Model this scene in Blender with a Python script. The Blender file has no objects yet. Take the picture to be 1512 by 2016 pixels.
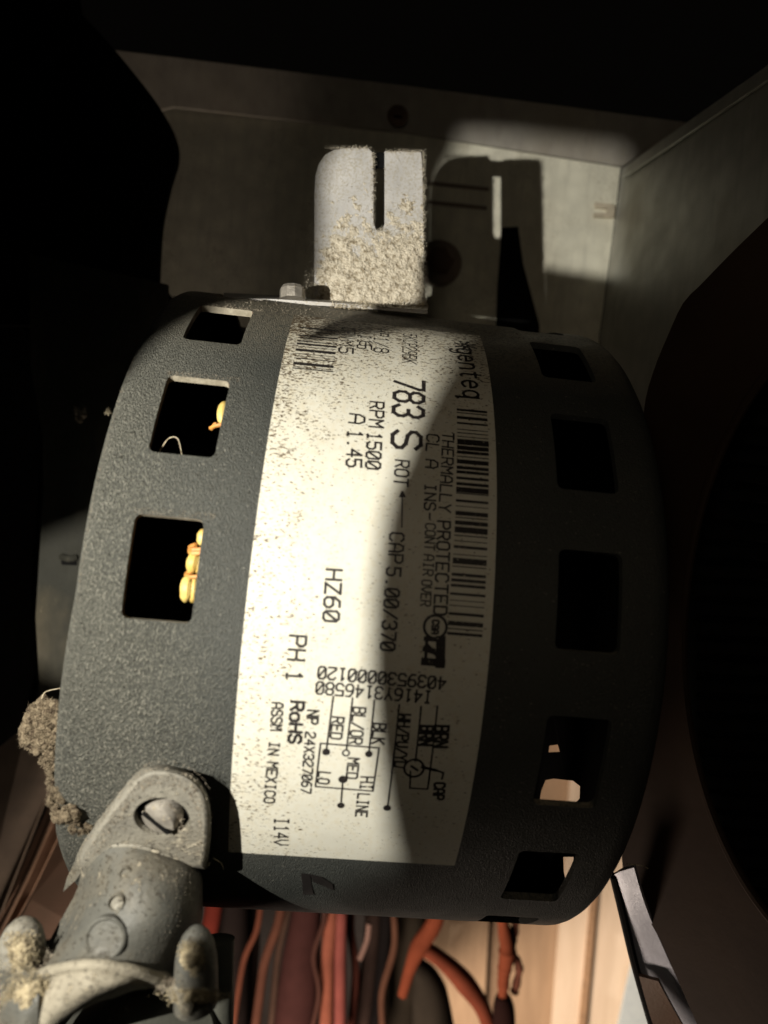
import bpy, bmesh, math, random
import numpy as np
from mathutils import Vector, Matrix
rnd = random.Random(7)
S = bpy.context.scene
COL = S.collection
PI = math.pi

# ------------------------------------------------------------------ frame of reference
# Working frame in millimetres: X along the motor axis, Y down, Z away from the viewer; motor axis at the origin.
R = 70.0
CAM = np.array([-5.4339, -7.9436, -176.0305])
M = np.array([[0.9931, -0.0893, -0.0757], [0.0949, 0.9927, 0.0742], [0.0686, -0.0809, 0.9944]])
U_, _, V_ = np.linalg.svd(M); M = U_ @ V_
FPX = 1346.77

def W(p):                      # working mm -> blender metres
    return Vector((p[0] * .001, p[2] * .001, -p[1] * .001))
def Wa(a):
    a = np.asarray(a, float)
    return np.stack([a[..., 0], a[..., 2], -a[..., 1]], -1) * .001
def C(x, y, z):                # point given in mm to the right of, below and in front of the camera
    return CAM + M.T @ np.array([x, y, z], float)
def at(px, py, z):             # real point at a measured direction and distance
    return C((px - 756) / FPX * z, (py - 1008) / FPX * z, z)
def cyl(x, t, r=R):            # point on the motor's cylinder (t in degrees, 0 = facing viewer, + = down)
    t = math.radians(t)
    return np.array([x, r * math.sin(t), -r * math.cos(t)])
def hit(px, py, r=R):          # where a line of sight meets the cylinder: (x, t)
    d = M.T @ np.array([(px - 756) / FPX, (py - 1008) / FPX, 1.0])
    a = d[1] ** 2 + d[2] ** 2; b = CAM[1] * d[1] + CAM[2] * d[2]; c = CAM[1] ** 2 + CAM[2] ** 2 - r * r
    s = max(b * b - a * c, 0)
    p = CAM + (-b - math.sqrt(s)) / a * d
    return p[0], math.degrees(math.atan2(p[1], -p[2]))

# ------------------------------------------------------------------ camera, world, lamps, exposure
cam = bpy.data.cameras.new('camera'); camo = bpy.data.objects.new('camera', cam); COL.objects.link(camo)
cam.sensor_fit = 'VERTICAL'; cam.sensor_height = 36; cam.lens = FPX / 2016 * 36
cam.clip_start = .002; cam.clip_end = 20
r0, r1, r2 = [Wa(M[i]) * 1000 for i in range(3)]
mat = Matrix(((r0[0], -r1[0], -r2[0]), (r0[1], -r1[1], -r2[1]), (r0[2], -r1[2], -r2[2])))
camo.matrix_world = Matrix.Translation(W(CAM)) @ mat.to_4x4()
cam.dof.use_dof = True; cam.dof.focus_distance = .137
cam.dof.aperture_fstop = cam.lens / (2 * .00085 * 1000)
S.camera = camo

w = bpy.data.worlds.new('World'); S.world = w; w.use_nodes = True
w.node_tree.nodes['Background'].inputs[0].default_value = (1.0, .86, .70, 1)
w.node_tree.nodes['Background'].inputs[1].default_value = .0012
S.view_settings.view_transform = 'Standard'; S.view_settings.look = 'None'
S.view_settings.exposure = 0; S.view_settings.gamma = 1; S.view_settings.use_curve_mapping = False
S.cycles.max_bounces = 8; S.cycles.diffuse_bounces = 4
try:
    S.cycles.use_denoising = True
except Exception: pass

LP = (-85., -6., 0.)            # the torch bulb, left of the lens
def lamp(name, kind, loc, power, color, **k):
    l = bpy.data.lights.new(name, kind); l.energy = power; l.color = color
    for a, b in k.items(): setattr(l, a, b)
    o = bpy.data.objects.new(name, l); COL.objects.link(o); o.location = loc
    return o
torch_lamp = lamp('torch_lamp', 'POINT', W(C(*LP)), 2.0, (1.0, .955, .86), shadow_soft_size=.0006)
def aim(o, p):
    o.rotation_euler = (Vector(p) - o.location).to_track_quat('-Z', 'Y').to_euler()
# room lamp that lights the boards and cables below and behind
room = lamp('room_lamp', 'AREA', W(C(-85, 310, 188)), 1.75, (1.0, .82, .66), shape='DISK', size=.12)
aim(room, W(at(1000, 1950, 420)))
# weak warm fill added near the lens, with no real source behind it
fill = lamp('fill_lamp', 'AREA', W(C(-20, -40, -30)), .022, (1.0, .83, .62), shape='DISK', size=.05)
aim(fill, W(at(900, 900, 150)))

# ------------------------------------------------------------------ materials
def mat_new(name):
    m = bpy.data.materials.new(name); m.use_nodes = True
    nt = m.node_tree; nt.nodes.clear()
    out = nt.nodes.new('ShaderNodeOutputMaterial'); b = nt.nodes.new('ShaderNodeBsdfPrincipled')
    nt.links.new(b.outputs[0], out.inputs[0])
    return m, nt, b, out
def N(nt, t, ins=None, **props):
    n = nt.nodes.new(t)
    for k, v in props.items(): setattr(n, k, v)
    for k, v in (ins or {}).items():
        if isinstance(v, bpy.types.NodeSocket): nt.links.new(v, n.inputs[k])
        else: n.inputs[k].default_value = v
    return n
def math_(nt, op, a, b=0., clamp=False):
    n = nt.nodes.new('ShaderNodeMath'); n.operation = op; n.use_clamp = clamp
    for i, v in enumerate((a, b)):
        if isinstance(v, bpy.types.NodeSocket): nt.links.new(v, n.inputs[i])
        else: n.inputs[i].default_value = v
    return n.outputs[0]
def ramp(nt, fac, lo, hi, a=0., b=1.):
    n = nt.nodes.new('ShaderNodeMapRange'); nt.links.new(fac, n.inputs[0])
    n.inputs[1].default_value = lo; n.inputs[2].default_value = hi; n.inputs[3].default_value = a; n.inputs[4].default_value = b
    n.clamp = True; return n.outputs[0]
def mix(nt, f, a, b):
    n = nt.nodes.new('ShaderNodeMix'); n.data_type = 'RGBA'
    for idx, v in ((0, f), (6, a), (7, b)):
        if isinstance(v, bpy.types.NodeSocket): nt.links.new(v, n.inputs[idx])
        else: n.inputs[idx].default_value = v if idx == 0 else (*v, 1)
    return n.outputs[2]
def coords(nt, scale=(1, 1, 1), rot=(0, 0, 0), kind='Object'):
    tc = nt.nodes.new('ShaderNodeTexCoord')
    mp = N(nt, 'ShaderNodeMapping', {0: tc.outputs[kind]})
    mp.inputs['Scale'].default_value = scale; mp.inputs['Rotation'].default_value = rot
    return mp.outputs[0]
def noise(nt, vec, scale, detail=3, rough=.55):
    n = N(nt, 'ShaderNodeTexNoise', {'Vector': vec, 'Scale': scale, 'Detail': detail, 'Roughness': rough})
    return n.outputs[0]
def bump(nt, b, h, strength, dist):
    n = N(nt, 'ShaderNodeBump', {'Strength': strength, 'Distance': dist, 'Height': h})
    nt.links.new(n.outputs[0], b.inputs['Normal']); return n

def simple(name, col, col2=None, rough=.6, scale=300, metal=0., bs=.4, bd=.0002, bscale=1500, spec=.5, pits=0., dust=0., dustcol=(.34, .29, .2), dscale=900):
    m, nt, b, out = mat_new(name)
    v = coords(nt)
    n1 = noise(nt, v, scale, 4)
    c = mix(nt, ramp(nt, n1, .35, .65), col, col2 or tuple(x * .7 for x in col))
    n2 = noise(nt, v, bscale, 4, .6)
    if pits > 0:
        p1 = noise(nt, coords(nt, (1, 1, 1.8), (.3, .5, .6)), 1100, 3, .7); p2 = noise(nt, v, 110, 3, .6)
        pf = ramp(nt, math_(nt, 'ADD', p1, math_(nt, 'MULTIPLY', p2, .35)), .86 - pits * .1, .90 - pits * .1)
        c = mix(nt, pf, c, (.035, .03, .022)); n2 = math_(nt, 'SUBTRACT', n2, math_(nt, 'MULTIPLY', pf, 1.2))
        c = mix(nt, ramp(nt, p2, .42, .70, 0, .45), c, (.17, .145, .10))
    if dust > 0:
        n3 = noise(nt, v, dscale, 5, .7); n4 = noise(nt, v, dscale * .12, 2)
        f = math_(nt, 'MULTIPLY', ramp(nt, math_(nt, 'ADD', n3, math_(nt, 'MULTIPLY', n4, .5)), .98 - dust * .35, 1.06 - dust * .35), .85)
        c = mix(nt, f, c, dustcol)
        n2 = math_(nt, 'ADD', n2, f)
        nt.links.new(math_(nt, 'ADD', ramp(nt, f, 0, 1, rough, .95), 0), b.inputs['Roughness'])
    else:
        b.inputs['Roughness'].default_value = rough
    nt.links.new(c, b.inputs['Base Color']); b.inputs['Metallic'].default_value = metal
    b.inputs['Specular IOR Level'].default_value = spec
    bump(nt, b, n2, bs, bd)
    return m

def motor_paint():
    m, nt, b, out = mat_new('motor_paint')
    v = coords(nt)
    big = noise(nt, v, 28, 3)
    # wormy orange peel, coarser towards the lower left end
    vw = coords(nt, (1.7, 1, .75), (0, .5, .3))
    worm = noise(nt, vw, 2900, 2, .65)
    fine = noise(nt, v, 3200, 2, .5)
    sep = N(nt, 'ShaderNodeSeparateXYZ', {0: v})
    gx = ramp(nt, sep.outputs[0], -.046, -.020, 1, .05)
    gz = ramp(nt, sep.outputs[2], -.02, .045, 1, .45)
    msk = math_(nt, 'MULTIPLY', math_(nt, 'MULTIPLY', gx, gz), ramp(nt, big, .38, .56, .45, 1.2))
    base = mix(nt, ramp(nt, big, .35, .65), (.050, .052, .046), (.038, .041, .038))
    dustmask = ramp(nt, worm, .50, .64)
    base = mix(nt, math_(nt, 'MULTIPLY', dustmask, math_(nt, 'MULTIPLY', msk, 1.3, True)), base, (.33, .315, .255))
    crev = ramp(nt, worm, .46, .36)
    base = mix(nt, math_(nt, 'MULTIPLY', crev, math_(nt, 'MULTIPLY', msk, 1.1, True)), base, (.022, .022, .018))
    film = math_(nt, 'MULTIPLY', gx, math_(nt, 'MULTIPLY', ramp(nt, big, .3, .6), .6))
    base = mix(nt, film, base, (.17, .168, .14))
    # fallen specks, light and dark
    sp = noise(nt, coords(nt, (1, 1, 1.4)), 1900, 2, .4)
    sm = noise(nt, v, 130, 3)
    base = mix(nt, math_(nt, 'MULTIPLY', ramp(nt, math_(nt, 'ADD', sp, math_(nt, 'MULTIPLY', sm, .2)), .80, .85), .6), base, (.24, .23, .19))
    base = mix(nt, ramp(nt, math_(nt, 'SUBTRACT', sp, math_(nt, 'MULTIPLY', sm, .15)), .25, .21), base, (.03, .028, .022))
    # grey dusting on the upward face
    up = N(nt, 'ShaderNodeSeparateXYZ', {0: N(nt, 'ShaderNodeNewGeometry').outputs['Normal']})
    ud = math_(nt, 'MULTIPLY', ramp(nt, up.outputs[2], .60, .92), ramp(nt, noise(nt, v, 1500, 4, .7), .34, .56))
    base = mix(nt, math_(nt, 'MULTIPLY', ud, .8), base, (.33, .29, .21))
    nt.links.new(base, b.inputs['Base Color'])
    nt.links.new(ramp(nt, sm, .3, .7, .38, .58), b.inputs['Roughness']); b.inputs['Specular IOR Level'].default_value = .22
    h = math_(nt, 'ADD', math_(nt, 'MULTIPLY', worm, math_(nt, 'ADD', math_(nt, 'MULTIPLY', msk, 2.6), .35)), math_(nt, 'MULTIPLY', fine, .3))
    bump(nt, b, h, 1.0, .0006)
    return m

def label_mat():
    m, nt, b, out = mat_new('label_film')
    tc = nt.nodes.new('ShaderNodeTexCoord'); uv = tc.outputs['UV']   # uv in mm: x, arc length
    sep = N(nt, 'ShaderNodeSeparateXYZ', {0: uv}); x, s = sep.outputs[0], sep.outputs[1]
    mp = N(nt, 'ShaderNodeMapping', {0: uv}); mp.inputs['Rotation'].default_value = (0, 0, -.45); mp.inputs['Scale'].default_value = (.75, 1.7, 1)
    mp2 = N(nt, 'ShaderNodeMapping', {0: uv}); mp2.inputs['Rotation'].default_value = (0, 0, .35); mp2.inputs['Scale'].default_value = (.8, 1.5, 1)
    top = ramp(nt, s, -66, -18, 1, 0)
    topx = math_(nt, 'POWER', top, 1.5)
    left = ramp(nt, x, -18, -2, 1, 0)
    amount = math_(nt, 'ADD', math_(nt, 'ADD', math_(nt, 'MULTIPLY', topx, .130), .036), math_(nt, 'MULTIPLY', left, .075))
    cl = noise(nt, uv, .22, 3, .6)
    amount = math_(nt, 'ADD', amount, math_(nt, 'MULTIPLY', math_(nt, 'SUBTRACT', cl, .5), .22))
    n1 = noise(nt, mp.outputs[0], 1.7, 2, .6)
    n2 = noise(nt, mp2.outputs[0], 1.15, 4, .7)
    f1 = ramp(nt, math_(nt, 'ADD', n1, amount), .700, .735)
    f2 = ramp(nt, math_(nt, 'ADD', n2, amount), .70, .735)
    f = math_(nt, 'MAXIMUM', f1, math_(nt, 'MULTIPLY', f2, .9))
    c = mix(nt, ramp(nt, noise(nt, uv, .12, 2), .35, .65), (.60, .585, .50), (.56, .545, .465))
    grime = ramp(nt, math_(nt, 'ADD', noise(nt, uv, .9, 4, .7), math_(nt, 'MULTIPLY', amount, 1.4)), .52, .9)
    c = mix(nt, math_(nt, 'MULTIPLY', grime, .6), c, (.52, .45, .30))
    c = mix(nt, f, c, (.075, .050, .026))
    nt.links.new(c, b.inputs['Base Color'])
    nt.links.new(ramp(nt, noise(nt, uv, .5, 3), .3, .7, .42, .6), b.inputs['Roughness'])
    b.inputs['Specular IOR Level'].default_value = .35
    h = math_(nt, 'ADD', math_(nt, 'MULTIPLY', noise(nt, uv, 3.5, 3), .5), math_(nt, 'MULTIPLY', f, .7))
    h = math_(nt, 'ADD', h, math_(nt, 'MULTIPLY', noise(nt, uv, .45, 2), .8))
    bump(nt, b, h, .35, .00010)
    return m
def ink_mat():
    m, nt, b, out = mat_new('printed_ink')
    v = coords(nt)
    n = noise(nt, v, 2600, 3, .7)
    sep = N(nt, 'ShaderNodeSeparateXYZ', {0: v})
    top = ramp(nt, sep.outputs[2], .045, .0545, 0, .11)
    tr = N(nt, 'ShaderNodeBsdfTransparent'); ms = nt.nodes.new('ShaderNodeMixShader')
    nt.links.new(ramp(nt, math_(nt, 'ADD', n, top), .62, .70), ms.inputs[0])
    nt.links.new(b.outputs[0], ms.inputs[1]); nt.links.new(tr.outputs[0], ms.inputs[2]); nt.links.new(ms.outputs[0], out.inputs[0])
    b.inputs['Base Color'].default_value = (.016, .013, .012, 1); b.inputs['Roughness'].default_value = .5
    return m
def fibre_mat(name, c1, c2, c3):
    c3 = tuple(x * .75 for x in c3)
    m, nt, b, out = mat_new(name)
    v = coords(nt)
    c = mix(nt, ramp(nt, noise(nt, v, 2600, 2), .35, .62), c1, c2)
    c = mix(nt, ramp(nt, noise(nt, v, 900, 3, .7), .50, .64), c, c3)
    nt.links.new(c, b.inputs['Base Color']); b.inputs['Roughness'].default_value = .95; b.inputs['Specular IOR Level'].default_value = .15
    return m
def wood_mat(name, a, c):
    m, nt, b, out = mat_new(name)
    v = coords(nt, (1, 1, .08)); n = noise(nt, v, 260, 4, .6)
    nt.links.new(mix(nt, ramp(nt, n, .35, .65), a, c), b.inputs['Base Color']); b.inputs['Roughness'].default_value = .7
    bump(nt, b, n, .3, .0004); return m
def galv(name, col, rough=.45, metal=.35, dust=.35):
    m, nt, b, out = mat_new(name)
    v = coords(nt)
    vo = N(nt, 'ShaderNodeTexVoronoi', {'Vector': v, 'Scale': 160.})
    n = noise(nt, v, 60, 4, .6)
    c = mix(nt, ramp(nt, vo.outputs['Distance'], 0, .8), col, tuple(x * .82 for x in col))
    st = noise(nt, coords(nt, (1, 1, .12), (0, .25, 0)), 380, 3)
    c = mix(nt, ramp(nt, st, .5, .75, 0, .5), c, tuple(x * .62 for x in col))
    sb = noise(nt, coords(nt, (1, 1, .6)), 22, 5, .65)
    c = mix(nt, ramp(nt, sb, .50, .70, 0, .28), c, (.30, .24, .15))
    d = noise(nt, v, 1700, 4, .7)
    f = ramp(nt, math_(nt, 'ADD', d, math_(nt, 'MULTIPLY', n, .4)), .92 - dust * .4, 1.0 - dust * .3)
    c = mix(nt, math_(nt, 'MULTIPLY', f, .6), c, (.36, .31, .2))
    nt.links.new(c, b.inputs['Base Color']); b.inputs['Metallic'].default_value = metal
    nt.links.new(ramp(nt, n, .3, .7, rough - .08, rough + .12), b.inputs['Roughness'])
    bump(nt, b, math_(nt, 'ADD', d, math_(nt, 'MULTIPLY', n, 3.)), .35, .00025)
    return m

PAINT = motor_paint(); LABEL = label_mat(); INK = ink_mat()
ARM = simple('arm_paint', (.088, .086, .072), (.062, .061, .052), .62, 150, pits=.9, bs=.8, bd=.00020, bscale=1300, dust=.32, dustcol=(.27, .235, .17), dscale=700)
ARMTOP = simple('dusty_arm_paint', (.22, .205, .165), (.155, .145, .118), .7, 260, pits=.7, bs=1., bd=.00022, bscale=1700, dust=.55, dustcol=(.36, .32, .24), dscale=900)
ARMDIRTY = simple('silt_coated_arm_paint', (.27, .24, .18), (.19, .17, .125), .8, 220, pits=.6, bs=1., bd=.00022, bscale=1400, dust=.5, dustcol=(.36, .31, .22), dscale=1100)
STEEL = simple('screw_steel', (.36, .33, .28), (.22, .20, .17), .45, 500, metal=.35, bs=.6, bd=.00015, dust=.45)
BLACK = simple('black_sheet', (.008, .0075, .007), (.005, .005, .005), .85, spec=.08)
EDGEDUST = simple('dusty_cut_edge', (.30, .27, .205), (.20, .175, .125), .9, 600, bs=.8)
EDGERUST = simple('rusty_cut_edge', (.16, .12, .08), (.09, .06, .04), .8, 600, bs=.8)
DARKCORE = simple('lamination_and_inner_shade', (.003, .003, .003), (.002, .002, .002), .8, spec=.05)
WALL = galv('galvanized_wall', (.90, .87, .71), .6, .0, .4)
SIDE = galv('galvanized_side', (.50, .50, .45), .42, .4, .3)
TAB = galv('bracket_steel', (.60, .585, .56), .55, .15, .55)
HOUS = simple('housing_brown_steel', (.040, .023, .014), (.028, .016, .010), .7, 40, spec=.12, metal=0., bs=.3, bd=.0003, bscale=200)
HOUSL = galv('housing_left_steel', (.026, .025, .016), .75, .0, .1)
WIND = simple('varnished_winding', (.62, .47, .15), (.54, .36, .09), .45, 500, bs=.3)
CORD = simple('lacing_cord_fibre', (.60, .27, .06), (.42, .18, .04), .6, 900)
LINT = fibre_mat('tan_lint', (.56, .49, .36), (.44, .38, .26), (.32, .26, .17))
LINTT = fibre_mat('pale_lint', (.62, .57, .46), (.47, .42, .33), (.32, .265, .18))
LINTB = fibre_mat('brown_lint', (.185, .15, .10), (.12, .092, .06), (.06, .042, .028))
LINTG = fibre_mat('grey_lint', (.30, .265, .205), (.21, .18, .135), (.13, .10, .07))
LINTY = fibre_mat('yellow_dust', (.36, .305, .20), (.29, .24, .15), (.20, .165, .11))
TORCH = simple('torch_black', (.006, .006, .006), (.004, .004, .004), .9, spec=.1)
GROM = simple('rubber_grommet', (.075, .075, .06), (.05, .05, .04), .6, 120, dust=.3)
CREAM = wood_mat('cream_board', (.74, .60, .46), (.68, .54, .40))
TAN = wood_mat('tan_board', (.37, .25, .155), (.31, .205, .125))
PALEB = simple('pale_blue_card', (.55, .62, .64), (.50, .57, .60), .7)
COPPER = simple('rusty_strip', (.50, .31, .21), (.36, .22, .15), .5, 120)
BROWNP = simple('brown_plate', (.17, .095, .062), (.13, .078, .05), .6, 60)
GREYB = simple('grey_brown_plate', (.26, .20, .15), (.17, .13, .10), .6, 70)
FLANGE = galv('flange_steel', (.66, .68, .78), .4, .1, .0)

# ------------------------------------------------------------------ object helpers
def thing(name, label, cat, loc, group=None):
    o = bpy.data.objects.new(name, None); o.empty_display_size = .01; COL.objects.link(o); o.location = W(loc)
    o['label'] = label; o['category'] = cat
    if group: o['group'] = group
    return o
def world_loc(o):
    l = o.location.copy()
    while o.parent: o = o.parent; l += o.location
    return l
def tag(o, label, cat, group=None):
    o['label'] = label; o['category'] = cat
    if group: o['group'] = group
    return o
def build(name, verts, faces, m, parent=None, smooth=True, sharp=35, blender_space=False, origin=None, uvs=None):
    v = np.asarray(verts, float)
    if not blender_space: v = Wa(v)
    if parent is not None: off = np.array(world_loc(parent))
    else: off = (v.min(0) + v.max(0)) / 2 if origin is None else np.array(W(origin))
    me = bpy.data.meshes.new(name); me.from_pydata((v - off).tolist(), [], [tuple(f) for f in faces])
    if uvs is not None:
        ul = me.uv_layers.new(name='UVMap')
        for i, l in enumerate(me.loops): ul.data[i].uv = uvs[l.vertex_index]
    me.materials.append(m)
    bm = bmesh.new(); bm.from_mesh(me)
    bmesh.ops.recalc_face_normals(bm, faces=bm.faces)
    for f in bm.faces: f.smooth = smooth
    if smooth:
        for e in bm.edges:
            if len(e.link_faces) == 2 and e.calc_face_angle(0) > math.radians(sharp): e.smooth = False
    bm.to_mesh(me); bm.free()
    o = bpy.data.objects.new(name, me); COL.objects.link(o)
    if parent is not None: o.parent = parent
    else: o.location = Vector(off)
    return o
class MB:                       # collects pieces of one mesh, in working mm
    def __init__(s): s.v = []; s.f = []
    def add(s, v, f):
        b = len(s.v); s.v += [tuple(p) for p in v]; s.f += [tuple(i + b for i in q) for q in f]; return s
def prism(poly_near, poly_far):
    n = len(poly_near); v = list(poly_near) + list(poly_far)
    f = [tuple(range(n)), tuple(range(2 * n - 1, n - 1, -1))]
    f += [(i, i + n, (i + 1) % n + n, (i + 1) % n) for i in range(n)]
    return v, f
def plate(pts, th, m=None):     # pts: (px,py,z) outline; thickness away from the viewer
    near = [at(*p) for p in pts]; far = [at(p[0], p[1], p[2]) + M.T @ np.array([0, 0, th]) for p in pts]
    return prism(near, far)
def rings(center_fn, n_rings, seg, closed_ends=True):
    v = []; f = []
    for i in range(n_rings):
        for j in range(seg): v.append(center_fn(i, 2 * PI * j / seg))
    for i in range(n_rings - 1):
        for j in range(seg):
            a = i * seg + j; b = i * seg + (j + 1) % seg
            f.append((a, b, b + seg, a + seg))
    if closed_ends: f.append(tuple(range(seg - 1, -1, -1))); f.append(tuple(range((n_rings - 1) * seg, n_rings * seg)))
    return v, f
def spline(pts, n):
    P = np.array(pts, float); m_ = len(P)
    if m_ == 2: return np.array([P[0] + (P[1] - P[0]) * t for t in np.linspace(0, 1, n)])
    out = []
    for u in np.linspace(0, m_ - 1 - 1e-6, n):
        i = int(u); t = u - i
        p0 = P[max(i - 1, 0)]; p1 = P[i]; p2 = P[min(i + 1, m_ - 1)]; p3 = P[min(i + 2, m_ - 1)]
        out.append(.5 * ((2 * p1) + (-p0 + p2) * t + (2 * p0 - 5 * p1 + 4 * p2 - p3) * t * t + (-p0 + 3 * p1 - 3 * p2 + p3) * t ** 3))
    return np.array(out)
def tube(pts, rad, seg=12, n=24, rads=None, wob=0.):
    P = spline(pts, n); T = np.gradient(P, axis=0); T /= np.linalg.norm(T, axis=1)[:, None] + 1e-9
    ref = np.array([0, 0, 1.]) if abs(T[0][2]) < .8 else np.array([1., 0, 0])
    rr = np.interp(np.linspace(0, 1, n), np.linspace(0, 1, len(rads)), rads) if rads is not None else np.full(n, rad)
    rr = rr * (1 + np.array([rnd.uniform(-wob, wob) for _ in range(n)]))
    B = []
    for t in T:
        a = np.cross(t, ref); a /= np.linalg.norm(a); B.append((a, np.cross(t, a)))
    return rings(lambda i, p: P[i] + rr[i] * (math.cos(p) * B[i][0] + math.sin(p) * B[i][1]), n, seg)
def ellipsoid(c, ax, seg=16, rng=10, noise_amp=0.):
    c = np.array(c); ax = [np.array(a, float) for a in ax]; v = []; f = []
    for i in range(rng + 1):
        ph = PI * i / rng
        for j in range(seg):
            th = 2 * PI * j / seg; k = 1 + rnd.uniform(-noise_amp, noise_amp)
            v.append(c + k * (ax[0] * math.sin(ph) * math.cos(th) + ax[1] * math.sin(ph) * math.sin(th) + ax[2] * math.cos(ph)))
    for i in range(rng):
        for j in range(seg):
            a = i * seg + j; b = i * seg + (j + 1) % seg
            f.append((a, b, b + seg, a + seg))
    return v, f
def evaluated(o):
    dg = bpy.context.evaluated_depsgraph_get()
    me = bpy.data.meshes.new_from_object(o.evaluated_get(dg)); return me
def boolean_cut(o, cutter):
    m = o.modifiers.new('cut', 'BOOLEAN'); m.operation = 'DIFFERENCE'; m.solver = 'EXACT'; m.object = cutter
    bpy.context.view_layer.update()
    me = evaluated(o); o.modifiers.clear()
    mt = o.data.materials[0]; o.data = me; me.materials.clear(); me.materials.append(mt)
    bm = bmesh.new(); bm.from_mesh(me)
    for f in bm.faces: f.smooth = True; f.material_index = 0
    for e in bm.edges: e.smooth = not (len(e.link_faces) == 2 and e.calc_face_angle(0) > math.radians(28))
    bm.to_mesh(me); bm.free()
    bpy.data.objects.remove(cutter)
def fibres(name, sites, m, parent=None, ln=(.4, 1.6), wd=.05, curl=.6, flat=0.):
    """curly dust fibres; sites = list of (point, normal)"""
    v = []; f = []
    for p, n in sites:
        p = np.array(p); n = np.array(n, float); n /= np.linalg.norm(n)
        d = np.array([rnd.gauss(0, 1) for _ in range(3)]); d -= d @ n * n * flat; d += n * (1 - flat) * .6
        if d @ n < 0: d -= 2 * (d @ n) * n
        d /= np.linalg.norm(d); L = rnd.uniform(*ln); w_ = wd * rnd.uniform(.6, 1.5)
        side = np.cross(d, np.array([rnd.gauss(0, 1) for _ in range(3)])); side /= np.linalg.norm(side) + 1e-9
        q = p.copy(); b = len(v); st = 4; sd = np.cross(d, side)
        bend = np.array([rnd.gauss(0, 1) for _ in range(3)]) * curl
        for k in range(st):
            ww = w_ * (1 - .5 * k / (st - 1))
            v.append(q + side * ww); v.append(q - side * ww); v.append(q + sd * ww)
            d = d + bend * (1 / st); d /= np.linalg.norm(d); q = q + d * L / (st - 1)
        for k in range(st - 1):
            a = b + k * 3
            f += [(a, a + 1, a + 4, a + 3), (a + 1, a + 2, a + 5, a + 4), (a + 2, a, a + 3, a + 5)]
    o = build(name, v, f, m, parent, smooth=False)
    o['kind'] = 'stuff'
    return o
VIEW = M.T @ np.array([0, 0, -1.])    # towards the viewer

# ------------------------------------------------------------------ SETTING: back wall, side wall
ZW = 250.
def wallz(px, py): return ZW + (px - 900) * -.004
def wpts(l, dz=0): return [(x, y, wallz(x, y) + dz) for x, y in l]
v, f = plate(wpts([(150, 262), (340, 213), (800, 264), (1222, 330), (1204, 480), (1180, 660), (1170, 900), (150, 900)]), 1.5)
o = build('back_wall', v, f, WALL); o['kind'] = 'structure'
# bent flange above the seam, leaning towards the viewer
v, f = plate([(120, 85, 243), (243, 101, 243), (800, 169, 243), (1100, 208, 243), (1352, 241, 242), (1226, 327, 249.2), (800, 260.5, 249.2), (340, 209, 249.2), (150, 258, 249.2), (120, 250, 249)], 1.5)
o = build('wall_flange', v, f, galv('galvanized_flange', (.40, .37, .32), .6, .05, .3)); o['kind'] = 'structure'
# side wall coming forward to the right
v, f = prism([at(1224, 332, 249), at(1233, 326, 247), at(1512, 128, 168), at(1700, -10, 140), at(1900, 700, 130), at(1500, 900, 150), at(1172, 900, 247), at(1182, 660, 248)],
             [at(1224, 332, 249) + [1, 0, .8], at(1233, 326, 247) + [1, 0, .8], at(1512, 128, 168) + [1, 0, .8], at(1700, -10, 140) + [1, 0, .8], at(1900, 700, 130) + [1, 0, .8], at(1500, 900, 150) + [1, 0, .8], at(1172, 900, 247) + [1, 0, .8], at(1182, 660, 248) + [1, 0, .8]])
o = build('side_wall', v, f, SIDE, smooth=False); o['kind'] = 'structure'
# folded lip along the side wall's upper edge
v, f = tube([at(1226, 350, 246), at(1512, 158, 166), at(1650, 60, 145)], .5, 8, 12)
o = build('side_wall_lip', v, f, SIDE); o['kind'] = 'structure'

# cap nut low on the wall, in shadow
nt_ = thing('wall_bolt', 'dark round washer and bolt on the shaded back wall right of the slotted tab', 'bolt', at(865, 515, 248))
c0 = at(865, 515, 246.5); v, f = rings(lambda i, p: c0 + M.T @ np.array([math.cos(p) * [8.2, 8.2, 7.4, 7.2][i], math.sin(p) * [8.2, 8.2, 7.4, 7.2][i], [3, .8, .0, .0][i]]), 4, 32)
build('washer', v, f, GREYB, nt_)
v, f = rings(lambda i, p: c0 + M.T @ np.array([math.cos(p) * [5.2, 5.2, 4.2][i], math.sin(p) * [5.2, 5.2, 4.2][i], [0, -2.2, -3][i]]), 3, 6)
build('bolt_head', v, f, BROWNP, nt_, smooth=False)
nt_ = thing('flange_screw', 'dark pan head screw in the flange above the slotted tab', 'screw', at(783, 228, 246))
c0 = at(783, 228, 244.2)
v, f = ellipsoid(c0, [M.T @ np.array([3.8, 0, 0]), M.T @ np.array([0, 3.8, 0]), M.T @ np.array([0, 0, 2.2])], 20, 8); build('screw_head', v, f, BROWNP, nt_)
v, f = plate([(775, 226, 241.6), (791, 228, 241.6), (791, 231, 241.6), (775, 229, 241.6)], .8); build('slot', v, f, BLACK, nt_, smooth=False)
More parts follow.
